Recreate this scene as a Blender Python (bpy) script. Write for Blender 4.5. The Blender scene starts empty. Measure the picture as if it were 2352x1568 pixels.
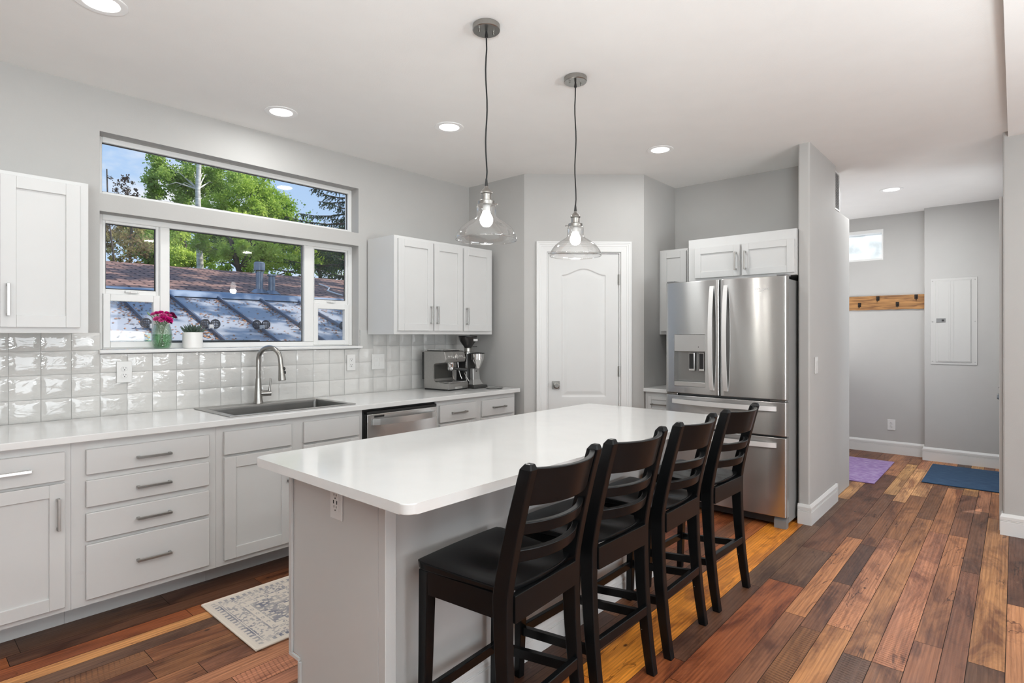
import bpy, bmesh, math, random
from mathutils import Vector, Matrix, noise as mnoise

# ------------------------------------------------------------------ scene, camera, light
S = bpy.context.scene
COL = S.collection
R = math.radians
YAW = 41.6                      # camera heading, degrees from +X (the window wall runs along X)
CAM_H = 1.37
FOCAL = 1301.0                  # in pixels of the 2352 wide frame
CEIL = 2.765

cam_d = bpy.data.cameras.new('camera')
cam_d.sensor_width = 36.0
cam_d.lens = FOCAL / 2352.0 * 36.0
cam_d.shift_y = -14.5 / 2352.0
cam_d.clip_start = 0.05
cam_d.clip_end = 300
cam = bpy.data.objects.new('camera', cam_d)
COL.objects.link(cam)
cam.location = (0, 0, CAM_H)
cam.rotation_euler = (R(90), 0, R(YAW - 90))
S.camera = cam

vs = S.view_settings
vs.view_transform = 'Standard'
vs.look = 'None'
vs.exposure = 0.0
vs.gamma = 1.0
vs.use_curve_mapping = False
cy = S.cycles
cy.use_denoising = True
cy.max_bounces = 9
cy.diffuse_bounces = 5
cy.glossy_bounces = 4
cy.transmission_bounces = 6
cy.transparent_max_bounces = 16
cy.caustics_reflective = False
cy.caustics_refractive = False
cy.sample_clamp_indirect = 6.0

# world: blue sky with soft cumulus
W = bpy.data.worlds.new('sky')
S.world = W
W.use_nodes = True
nt = W.node_tree
for n in list(nt.nodes): nt.nodes.remove(n)
out = nt.nodes.new('ShaderNodeOutputWorld')
bg = nt.nodes.new('ShaderNodeBackground')
bg.inputs['Strength'].default_value = 1.0
tc = nt.nodes.new('ShaderNodeTexCoord')
sep = nt.nodes.new('ShaderNodeSeparateXYZ')
nt.links.new(tc.outputs['Generated'], sep.inputs[0])
ramp = nt.nodes.new('ShaderNodeValToRGB')
ramp.color_ramp.elements[0].position = 0.0
ramp.color_ramp.elements[0].color = (0.62, 0.80, 1.0, 1)
ramp.color_ramp.elements[1].position = 0.6
ramp.color_ramp.elements[1].color = (0.20, 0.43, 0.86, 1)
nt.links.new(sep.outputs['Z'], ramp.inputs[0])
nz = nt.nodes.new('ShaderNodeTexNoise')
nz.inputs['Scale'].default_value = 4.2
nz.inputs['Detail'].default_value = 6
nz.inputs['Roughness'].default_value = 0.55
mp = nt.nodes.new('ShaderNodeMapping')
mp.inputs['Scale'].default_value = (1, 1, 2.2)
mp.inputs['Location'].default_value = (0.55, 0.35, 0.25)
nt.links.new(tc.outputs['Generated'], mp.inputs[0])
nt.links.new(mp.outputs[0], nz.inputs['Vector'])
cr = nt.nodes.new('ShaderNodeValToRGB')
cr.color_ramp.elements[0].position = 0.53
cr.color_ramp.elements[0].color = (0, 0, 0, 1)
cr.color_ramp.elements[1].position = 0.66
cr.color_ramp.elements[1].color = (1, 1, 1, 1)
nt.links.new(nz.outputs['Fac'], cr.inputs[0])
mx = nt.nodes.new('ShaderNodeMixRGB')
mx.inputs[2].default_value = (0.92, 0.95, 1.0, 1)
nt.links.new(cr.outputs[0], mx.inputs[0])
nt.links.new(ramp.outputs[0], mx.inputs[1])
nt.links.new(mx.outputs[0], bg.inputs['Color'])
nt.links.new(bg.outputs[0], out.inputs[0])

def light(name, typ, loc, power, rot=(0, 0, 0), size=None, size_y=None, color=(1, 1, 1), spread=None, shape=None):
    d = bpy.data.lights.new(name, typ)
    d.energy = power
    d.color = color
    if typ == 'AREA':
        if shape: d.shape = shape
        elif size_y: d.shape = 'RECTANGLE'
        d.size = size
        if size_y: d.size_y = size_y
        if spread: d.spread = spread
    elif typ == 'POINT' and size:
        d.shadow_soft_size = size
    elif typ == 'SUN':
        d.angle = size or 0.01
    o = bpy.data.objects.new(name, d)
    COL.objects.link(o)
    o.location = loc
    o.rotation_euler = rot
    return o

def aim(v):                     # euler that makes -Z point along v
    return Vector(v).to_track_quat('-Z', 'Y').to_euler()

light('sunlight', 'SUN', (0, 0, 20), 5.0, aim((-0.62, 0.36, -0.72)), 0.009, color=(1.0, 0.94, 0.84))
# daylight entering through the openings of the living room behind the camera and the mudroom door
light('daylight_patio_door', 'AREA', (1.55, -4.52, 1.14), 120, aim((0, 1, 0)), 2.9, 2.1, (0.95, 0.98, 1.0))
light('daylight_side_window', 'AREA', (-3.22, -1.6, 1.5), 18, aim((1, 0, 0)), 2.2, 1.5, (0.97, 0.985, 1.0))
light('daylight_entry_door', 'AREA', (6.0, 0.03, 1.25), 13, aim((1.0, 0.55, 0.0)), 0.62, 1.7, (0.80, 0.90, 1.0))

# two added fill lights, unseen behind the camera, that brighten the ceiling
light('ceiling_fill', 'AREA', (-0.6, -0.7, 1.35), 190, aim((0.12, 0.16, 1)), 0.9, shape='DISK', color=(0.89, 0.972, 1.0))
light('ceiling_fill', 'AREA', (2.4, -1.5, 1.35), 50, aim((0.0, 0.2, 1)), 0.9, shape='DISK', color=(0.89, 0.972, 1.0))

# ------------------------------------------------------------------ helpers
OFF = {}
CN = Vector((0, 0, 0))

class MB:
    """collects shapes into one bmesh"""
    def __init__(self, M=None):
        self.bm = bmesh.new()
        self.M = M
    def _v(self, p):
        p = Vector(p)
        if self.M is not None: p = self.M @ p
        return self.bm.verts.new(p)
    def _f(self, vs, mi=0, smooth=False):
        try:
            f = self.bm.faces.new(vs)
        except ValueError:
            return None
        f.material_index = mi
        f.smooth = smooth
        return f
    def box(self, x0, x1, y0, y1, z0, z1, bev=0.0, seg=1, mi=0):
        v = [self._v((x, y, z)) for z in (z0, z1) for y in (y0, y1) for x in (x0, x1)]
        fs = [self._f([v[i] for i in q], mi) for q in ((0, 2, 3, 1), (4, 5, 7, 6), (0, 1, 5, 4), (2, 6, 7, 3), (0, 4, 6, 2), (1, 3, 7, 5))]
        if bev > 0:
            es = set(e for f in fs for e in f.edges)
            r = bmesh.ops.bevel(self.bm, geom=list(es), offset=bev, segments=seg, affect='EDGES', profile=0.5, material=-1)
            for f in r['faces']:
                f.material_index = mi
                f.smooth = seg > 1
        return self
    def prism(self, poly, axis, a0, a1, mi=0, smooth=False, bev=0.0, seg=1):
        """poly = 2-D outline; axis 'x': (y,z), 'y': (x,z), 'z': (x,y)"""
        def pt(p, a):
            return {'x': (a, p[0], p[1]), 'y': (p[0], a, p[1]), 'z': (p[0], p[1], a)}[axis]
        A = [self._v(pt(p, a0)) for p in poly]
        B = [self._v(pt(p, a1)) for p in poly]
        n = len(poly)
        fs = [self._f(A, mi), self._f(B[::-1], mi)]
        for i in range(n):
            j = (i + 1) % n
            fs.append(self._f([A[i], B[i], B[j], A[j]], mi, smooth and (A[i].co - A[j].co).length < 0.03))
        if bev > 0:
            es = set(list(fs[0].edges) + list(fs[1].edges))
            r = bmesh.ops.bevel(self.bm, geom=list(es), offset=bev, segments=seg, affect='EDGES', profile=0.5, material=-1)
            for f in r['faces']:
                f.material_index = mi
                f.smooth = True
        return self
    def lathe(self, prof, c=(0, 0, 0), axis=(0, 0, 1), seg=32, mi=0, smooth=True, cap0=True, cap1=True, squash=(1, 1)):
        ax = Vector(axis).normalized()
        q = ax.to_track_quat('Z', 'Y')
        c = Vector(c)
        rings = []
        for r, z in prof:
            ring = []
            for i in range(seg):
                a = 2 * math.pi * i / seg
                ring.append(self._v(c + q @ Vector((r * math.cos(a) * squash[0], r * math.sin(a) * squash[1], z))))
            rings.append(ring)
        for k in range(len(rings) - 1):
            for i in range(seg):
                j = (i + 1) % seg
                self._f([rings[k][i], rings[k][j], rings[k + 1][j], rings[k + 1][i]], mi, smooth)
        if cap0: self._f(rings[0][::-1], mi)
        if cap1: self._f(rings[-1], mi)
        return self
    def cyl(self, p0, p1, r0, r1=None, seg=20, mi=0, smooth=True):
        p0 = Vector(p0); p1 = Vector(p1)
        d = p1 - p0
        return self.lathe([(r0, 0), (r0 if r1 is None else r1, d.length)], p0, d, seg, mi, smooth)
    def tube(self, path, r, seg=10, mi=0, cap=True):
        pts = [Vector(p) for p in path]
        n = len(pts)
        rs = r if isinstance(r, (list, tuple)) else [r] * n
        up = Vector((0.13, 0.21, 0.97))
        rings = []
        prev = None
        for i in range(n):
            t = (pts[min(i + 1, n - 1)] - pts[max(i - 1, 0)])
            if t.length < 1e-9: t = Vector((0, 0, 1))
            t.normalize()
            if prev is None:
                a = t.cross(up)
                if a.length < 1e-3: a = t.cross(Vector((1, 0, 0)))
            else:
                a = prev - t * prev.dot(t)
            a.normalize()
            prev = a
            b = t.cross(a)
            rings.append([self._v(pts[i] + (a * math.cos(2 * math.pi * k / seg) + b * math.sin(2 * math.pi * k / seg)) * rs[i]) for k in range(seg)])
        for k in range(n - 1):
            for i in range(seg):
                j = (i + 1) % seg
                self._f([rings[k][i], rings[k][j], rings[k + 1][j], rings[k + 1][i]], mi, True)
        if cap:
            self._f(rings[0][::-1], mi); self._f(rings[-1], mi)
        return self
    def loft(self, sections, mi=0, smooth=True, bevcap=False):
        """list of equal-length closed point loops"""
        rings = [[self._v(p) for p in s] for s in sections]
        n = len(rings[0])
        for k in range(len(rings) - 1):
            for i in range(n):
                j = (i + 1) % n
                self._f([rings[k][i], rings[k][j], rings[k + 1][j], rings[k + 1][i]], mi, smooth)
        self._f(rings[0][::-1], mi); self._f(rings[-1], mi)
        return self
    def quad(self, a, b, c, d, mi=0):
        self._f([self._v(p) for p in (a, b, c, d)], mi)
        return self
    def sphere(self, c, r, seg=16, rings=10, mi=0, sc=(1, 1, 1)):
        prof = []
        for i in range(rings + 1):
            a = -math.pi / 2 + math.pi * i / rings
            prof.append((max(1e-4, r * math.cos(a)), r * math.sin(a) * sc[2]))
        return self.lathe(prof, c, (0, 0, 1), seg, mi, True, True, True, (sc[0], sc[1]))
    def grid_solid(self, U, Z, vf, vb, holes=(), mi=0):
        """panel in the u-z plane with a shaped front v=vf(u,z), flat back v=vb and rectangular holes (i,j cells)"""
        F = {}; B = {}
        for i, u in enumerate(U):
            for j, z in enumerate(Z):
                F[i, j] = self._v((u, vf(u, z), z)); B[i, j] = self._v((u, vb, z))
        keep = lambda i, j: 0 <= i < len(U) - 1 and 0 <= j < len(Z) - 1 and (i, j) not in holes
        for i in range(len(U) - 1):
            for j in range(len(Z) - 1):
                if not keep(i, j): continue
                self._f([F[i, j], F[i + 1, j], F[i + 1, j + 1], F[i, j + 1]], mi, True)
                self._f([B[i, j], B[i, j + 1], B[i + 1, j + 1], B[i + 1, j]], mi)
                for (di, dj, a, b) in ((-1, 0, (i, j + 1), (i, j)), (1, 0, (i + 1, j), (i + 1, j + 1)), (0, -1, (i, j), (i + 1, j)), (0, 1, (i + 1, j + 1), (i, j + 1))):
                    if not keep(i + di, j + dj):
                        self._f([F[a], B[a], B[b], F[b]], mi)
        return self

def link(name, mb, mats, parent=None, off=None, bevel=0.0, fix=True):
    bm = mb.bm
    if fix: bmesh.ops.recalc_face_normals(bm, faces=bm.faces)
    for e in bm.edges:
        if len(e.link_faces) == 2 and e.calc_face_angle(0.0) > R(38): e.smooth = False
    o_ = off if off is not None else (OFF.get(parent.name, CN) if parent else CN)
    if o_.length > 0: bmesh.ops.translate(bm, vec=-o_, verts=bm.verts)
    me = bpy.data.meshes.new(name)
    bm.to_mesh(me); bm.free()
    for m in (mats if isinstance(mats, (list, tuple)) else [mats]): me.materials.append(m)
    o = bpy.data.objects.new(name, me)
    COL.objects.link(o)
    if parent: o.parent = parent
    OFF[o.name] = o_
    if bevel > 0:
        b = o.modifiers.new('edge', 'BEVEL')
        b.width = bevel; b.segments = 2; b.limit_method = 'ANGLE'; b.angle_limit = R(40)
    if len(me.polygons) < 4000 and any(f.use_smooth for f in me.polygons):
        w = o.modifiers.new('normals', 'WEIGHTED_NORMAL'); w.keep_sharp = True
    return o

def part(name, mb, mats, parent, label=None, bevel=0.0, kind=None, fix=True):
    o = link(name, mb, mats, parent, None, bevel, fix)
    if label: o['label'] = label
    if kind: o['kind'] = kind
    return o

def thing(name, label, cat, loc=(0, 0, 0), rotz=0.0, group=None, local=False):
    o = bpy.data.objects.new(name, None)
    o.empty_display_size = 0.1
    COL.objects.link(o)
    o.location = loc
    o.rotation_euler = (0, 0, rotz)
    o['label'] = label; o['category'] = cat
    if group: o['group'] = group
    OFF[o.name] = CN.copy() if (local or rotz) else Vector(loc)
    return o

def solo(name, label, cat, mb, mats, loc, group=None, bevel=0.0, kind=None, fix=True):
    o = link(name, mb, mats, None, Vector(loc), bevel, fix)
    o.location = loc
    o['label'] = label; o['category'] = cat
    if group: o['group'] = group
    if kind: o['kind'] = kind
    return o

def struct(name, mb, mats, parent=None, bevel=0.0, label=None, cat=None):
    o = link(name, mb, mats, parent, None, bevel)
    if parent is None:
        o['kind'] = 'structure'
        if label: o['label'] = label
        if cat: o['category'] = cat
    return o

def copy_tree(src, loc, rotz, label, group=None):
    r = src.copy(); COL.objects.link(r)
    r.location = loc; r.rotation_euler = (0, 0, rotz); r['label'] = label
    if group: r['group'] = group
    for ch in list(src.children):
        c = ch.copy(); COL.objects.link(c); c.parent = r
        for g in list(ch.children):
            d = g.copy(); COL.objects.link(d); d.parent = c
    return r

# ------------------------------------------------------------------ materials
def srgb(r, g, b):
    f = lambda c: (c / 255 / 12.92) if c / 255 <= 0.04045 else ((c / 255 + 0.055) / 1.055) ** 2.4
    return (f(r), f(g), f(b), 1)

def mat(name, col, rough=0.5, metal=0.0, bump=0.0, scale=200.0, var=0.0, vscale=6.0, spec=None, coat=0.0, stretch=None, detail=3):
    m = bpy.data.materials.new(name)
    m.use_nodes = True
    t = m.node_tree
    p = t.nodes['Principled BSDF']
    p.inputs['Base Color'].default_value = col
    p.inputs['Roughness'].default_value = rough
    p.inputs['Metallic'].default_value = metal
    if spec is not None: p.inputs['Specular IOR Level'].default_value = spec
    if coat:
        p.inputs['Coat Weight'].default_value = coat
        p.inputs['Coat Roughness'].default_value = 0.08
    co = t.nodes.new('ShaderNodeTexCoord')
    mpn = t.nodes.new('ShaderNodeMapping')
    if stretch: mpn.inputs['Scale'].default_value = stretch
    t.links.new(co.outputs['Object'], mpn.inputs[0])
    n2 = t.nodes.new('ShaderNodeTexNoise')
    n2.inputs['Scale'].default_value = vscale
    n2.inputs['Detail'].default_value = detail
    t.links.new(mpn.outputs[0], n2.inputs['Vector'])
    hs = t.nodes.new('ShaderNodeMixRGB')
    hs.blend_type = 'MULTIPLY'
    hs.inputs[0].default_value = 1.0
    hs.inputs[1].default_value = col
    rm = t.nodes.new('ShaderNodeMapRange')
    rm.inputs['From Min'].default_value = 0.3; rm.inputs['From Max'].default_value = 0.7
    rm.inputs['To Min'].default_value = 1 - max(var, 0.01); rm.inputs['To Max'].default_value = 1.0
    t.links.new(n2.outputs['Fac'], rm.inputs[0])
    t.links.new(rm.outputs[0], hs.inputs[2])
    t.links.new(hs.outputs[0], p.inputs['Base Color'])
    if bump > 0:
        n1 = t.nodes.new('ShaderNodeTexNoise')
        n1.inputs['Scale'].default_value = scale
        n1.inputs['Detail'].default_value = 4
        t.links.new(mpn.outputs[0], n1.inputs['Vector'])
        b = t.nodes.new('ShaderNodeBump')
        b.inputs['Strength'].default_value = bump
        b.inputs['Distance'].default_value = 0.002
        t.links.new(n1.outputs['Fac'], b.inputs['Height'])
        t.links.new(b.outputs[0], p.inputs['Normal'])
    return m

def emis(name, col, strength):
    m = bpy.data.materials.new(name)
    m.use_nodes = True
    p = m.node_tree.nodes['Principled BSDF']
    p.inputs['Base Color'].default_value = (0.9, 0.9, 0.9, 1)
    p.inputs['Emission Color'].default_value = col
    p.inputs['Emission Strength'].default_value = strength
    return m

def thin_glass(name, tint=(1, 1, 1, 1), base=0.03, edge=0.5, bumps=0.0, bscale=60.0):
    """clear pane: see-through with a fresnel reflection"""
    m = bpy.data.materials.new(name)
    m.use_nodes = True
    t = m.node_tree
    for n in list(t.nodes): t.nodes.remove(n)
    o = t.nodes.new('ShaderNodeOutputMaterial')
    a = t.nodes.new('ShaderNodeBsdfTransparent'); a.inputs[0].default_value = tint
    g = t.nodes.new('ShaderNodeBsdfGlossy'); g.inputs['Roughness'].default_value = 0.02
    mxs = t.nodes.new('ShaderNodeMixShader')
    lw = t.nodes.new('ShaderNodeLayerWeight'); lw.inputs['Blend'].default_value = 0.3
    mr = t.nodes.new('ShaderNodeMapRange')
    mr.inputs['To Min'].default_value = base; mr.inputs['To Max'].default_value = edge
    t.links.new(lw.outputs['Facing'], mr.inputs[0])
    t.links.new(mr.outputs[0], mxs.inputs[0])
    t.links.new(a.outputs[0], mxs.inputs[1]); t.links.new(g.outputs[0], mxs.inputs[2])
    t.links.new(mxs.outputs[0], o.inputs[0])
    if bumps:
        v = t.nodes.new('ShaderNodeTexVoronoi'); v.inputs['Scale'].default_value = bscale
        c2 = t.nodes.new('ShaderNodeTexCoord')
        t.links.new(c2.outputs['Object'], v.inputs['Vector'])
        b = t.nodes.new('ShaderNodeBump'); b.inputs['Strength'].default_value = bumps; b.inputs['Distance'].default_value = 0.004
        t.links.new(v.outputs['Distance'], b.inputs['Height'])
        t.links.new(b.outputs[0], g.inputs['Normal'])
        t.links.new(b.outputs[0], lw.inputs['Normal'])
    return m

def leaf_mat(name, c1, c2, scale=1.5, trans=0.45):
    m = bpy.data.materials.new(name)
    m.use_nodes = True
    t = m.node_tree
    for n in list(t.nodes): t.nodes.remove(n)
    o = t.nodes.new('ShaderNodeOutputMaterial')
    d = t.nodes.new('ShaderNodeBsdfDiffuse'); tr = t.nodes.new('ShaderNodeBsdfTranslucent')
    mxs = t.nodes.new('ShaderNodeMixShader'); mxs.inputs[0].default_value = trans
    co = t.nodes.new('ShaderNodeTexCoord'); nn = t.nodes.new('ShaderNodeTexNoise')
    nn.inputs['Scale'].default_value = scale; nn.inputs['Detail'].default_value = 5
    t.links.new(co.outputs['Object'], nn.inputs['Vector'])
    rp = t.nodes.new('ShaderNodeValToRGB')
    rp.color_ramp.elements[0].position = 0.35; rp.color_ramp.elements[0].color = c1
    rp.color_ramp.elements[1].position = 0.65; rp.color_ramp.elements[1].color = c2
    t.links.new(nn.outputs['Fac'], rp.inputs[0])
    t.links.new(rp.outputs[0], d.inputs[0]); t.links.new(rp.outputs[0], tr.inputs[0])
    t.links.new(d.outputs[0], mxs.inputs[1]); t.links.new(tr.outputs[0], mxs.inputs[2])
    t.links.new(mxs.outputs[0], o.inputs[0])
    return m

def brushed(name, col, rough=0.28, aniso=0.75, horizontal=True):
    m = bpy.data.materials.new(name)
    m.use_nodes = True
    t = m.node_tree
    p = t.nodes['Principled BSDF']
    p.inputs['Base Color'].default_value = col
    p.inputs['Metallic'].default_value = 1.0
    p.inputs['Anisotropic'].default_value = aniso
    p.inputs['Anisotropic Rotation'].default_value = 0.25
    tg = t.nodes.new('ShaderNodeTangent'); tg.direction_type = 'RADIAL'; tg.axis = 'Z'
    t.links.new(tg.outputs[0], p.inputs['Tangent'])
    co = t.nodes.new('ShaderNodeTexCoord'); mpn = t.nodes.new('ShaderNodeMapping')
    mpn.inputs['Scale'].default_value = (3, 3, 1600) if horizontal else (900, 900, 3)
    t.links.new(co.outputs['Object'], mpn.inputs[0])
    n = t.nodes.new('ShaderNodeTexNoise'); n.inputs['Scale'].default_value = 1.0; n.inputs['Detail'].default_value = 2
    t.links.new(mpn.outputs[0], n.inputs['Vector'])
    mr = t.nodes.new('ShaderNodeMapRange')
    mr.inputs['To Min'].default_value = rough - 0.03; mr.inputs['To Max'].default_value = rough + 0.03
    t.links.new(n.outputs['Fac'], mr.inputs[0])
    t.links.new(mr.outputs[0], p.inputs['Roughness'])
    bp = t.nodes.new('ShaderNodeBump'); bp.inputs['Strength'].default_value = 0.05; bp.inputs['Distance'].default_value = 0.0003
    t.links.new(n.outputs['Fac'], bp.inputs['Height']); t.links.new(bp.outputs[0], p.inputs['Normal'])
    return m

M_wall = mat('wall_paint', (0.44, 0.43, 0.415, 1), 0.75, bump=0.25, scale=260, var=0.02)
M_ceil = mat('ceiling_paint', (0.86, 0.85, 0.83, 1), 0.85, bump=0.3, scale=180, var=0.02)
M_trim = mat('white_trim_paint', (0.68, 0.677, 0.665, 1), 0.35, var=0.02)
M_cab = mat('white_cabinet_paint', (0.575, 0.572, 0.562, 1), 0.38, bump=0.04, scale=300, var=0.02)
M_door = mat('door_paint', (0.62, 0.617, 0.605, 1), 0.4, bump=0.03, scale=200, var=0.02)
M_quartz = mat('white_quartz', (0.68, 0.677, 0.665, 1), 0.10, var=0.03, vscale=9, spec=0.5)
M_steel = brushed('brushed_steel', (0.55, 0.548, 0.54, 1), 0.24, 1.0)
M_steel_light = mat('satin_steel_handle', (0.74, 0.735, 0.72, 1), 0.28, 1.0, var=0.03)
M_strap = mat('satin_strap_handle', (0.80, 0.795, 0.78, 1), 0.42, 0.55)
M_bowl = mat('sink_bowl_steel', (0.20, 0.198, 0.19, 1), 0.38, 0.9, var=0.15, vscale=8)
M_sinksteel = mat('sink_steel', (0.42, 0.415, 0.40, 1), 0.33, 1.0, var=0.08, vscale=20)
M_nickel = mat('brushed_nickel', (0.36, 0.35, 0.33, 1), 0.28, 1.0, var=0.06, vscale=40)
M_pull = mat('satin_nickel_pull', (0.50, 0.49, 0.47, 1), 0.30, 1.0, var=0.05, vscale=40)
M_chrome = mat('polished_chrome', (0.78, 0.77, 0.76, 1), 0.08, 1.0)
M_black = mat('black_lacquer', (0.005, 0.0055, 0.006, 1), 0.26, spec=0.24, bump=0.04, scale=120, var=0.3, vscale=30)
def chipped(m):                 # sparse pale paint chips
    t = m.node_tree; p = t.nodes['Principled BSDF']; L = t.links.new
    src = p.inputs['Base Color'].links[0].from_socket
    co = t.nodes.new('ShaderNodeTexCoord'); v = t.nodes.new('ShaderNodeTexVoronoi'); v.inputs['Scale'].default_value = 16
    n = t.nodes.new('ShaderNodeTexNoise'); n.inputs['Scale'].default_value = 240
    ad = t.nodes.new('ShaderNodeMixRGB'); ad.blend_type = 'ADD'; ad.inputs[0].default_value = 0.012
    L(co.outputs['Object'], ad.inputs[1]); L(co.outputs['Object'], n.inputs['Vector']); L(n.outputs['Color'], ad.inputs[2]); L(ad.outputs[0], v.inputs['Vector'])
    a = t.nodes.new('ShaderNodeMath'); a.operation = 'LESS_THAN'; a.inputs[1].default_value = 0.045; L(v.outputs['Distance'], a.inputs[0])
    sc = t.nodes.new('ShaderNodeSeparateColor'); L(v.outputs['Color'], sc.inputs[0])
    b = t.nodes.new('ShaderNodeMath'); b.operation = 'LESS_THAN'; b.inputs[1].default_value = 0.22; L(sc.outputs[1], b.inputs[0])
    c = t.nodes.new('ShaderNodeMath'); c.operation = 'MULTIPLY'; L(a.outputs[0], c.inputs[0]); L(b.outputs[0], c.inputs[1])
    x = t.nodes.new('ShaderNodeMixRGB'); L(c.outputs[0], x.inputs[0]); L(src, x.inputs[1]); x.inputs[2].default_value = (0.40, 0.39, 0.37, 1)
    L(x.outputs[0], p.inputs['Base Color'])
chipped(M_black)
M_blackmat = mat('black_plastic', (0.014, 0.014, 0.014, 1), 0.45, var=0.1)
M_rubber = mat('dark_gasket', (0.02, 0.02, 0.02, 1), 0.7)
M_plate = mat('white_plastic', (0.66, 0.655, 0.64, 1), 0.3)
M_slot = mat('socket_slot', (0.03, 0.03, 0.03, 1), 0.6)
M_fridgeside = mat('grey_fridge_side', (0.22, 0.22, 0.215, 1), 0.45, bump=0.1, scale=400)
M_greyplastic = mat('grey_plastic', (0.20, 0.20, 0.20, 1), 0.5)
M_vinyl = mat('white_vinyl_frame', (0.70, 0.695, 0.68, 1), 0.35)
M_pane = thin_glass('window_pane', base=0.010, edge=0.25)
M_shade = thin_glass('clear_glass_shade', (0.97, 0.97, 0.965, 1), base=0.05, edge=0.75, bumps=0.08, bscale=45)
M_vaseglass = thin_glass('dimpled_green_glass', (0.91, 0.965, 0.92, 1), base=0.06, edge=0.55, bumps=0.8, bscale=110)
M_bulb = emis('lit_bulb', (1, 0.97, 0.93, 1), 9.0)
M_can = emis('lit_diffuser', (1, 0.985, 0.96, 1), 2.6)
M_cord = mat('black_fabric_cord', (0.012, 0.012, 0.012, 1), 0.7, bump=0.3, scale=600)
M_pot = mat('white_ceramic', (0.80, 0.79, 0.77, 1), 0.35)
M_frost = emis('snowy_pane', (0.93, 0.96, 1.0, 1), 0.45)

def frosted():
    m = bpy.data.materials.new('frosted_pane'); m.use_nodes = True
    t = m.node_tree
    for n in list(t.nodes): t.nodes.remove(n)
    o = t.nodes.new('ShaderNodeOutputMaterial'); tr = t.nodes.new('ShaderNodeBsdfTranslucent')
    co = t.nodes.new('ShaderNodeTexCoord'); nn = t.nodes.new('ShaderNodeTexNoise'); nn.inputs['Scale'].default_value = 7; nn.inputs['Detail'].default_value = 6
    rp = t.nodes.new('ShaderNodeValToRGB')
    rp.color_ramp.elements[0].position = 0.4; rp.color_ramp.elements[0].color = (0.74, 0.75, 0.74, 1)
    rp.color_ramp.elements[1].position = 0.62; rp.color_ramp.elements[1].color = (0.95, 0.95, 0.95, 1)
    t.links.new(co.outputs['Object'], nn.inputs['Vector']); t.links.new(nn.outputs['Fac'], rp.inputs[0])
    t.links.new(rp.outputs[0], tr.inputs[0]); t.links.new(tr.outputs[0], o.inputs[0])
    return m
M_frostpane = frosted()

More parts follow.
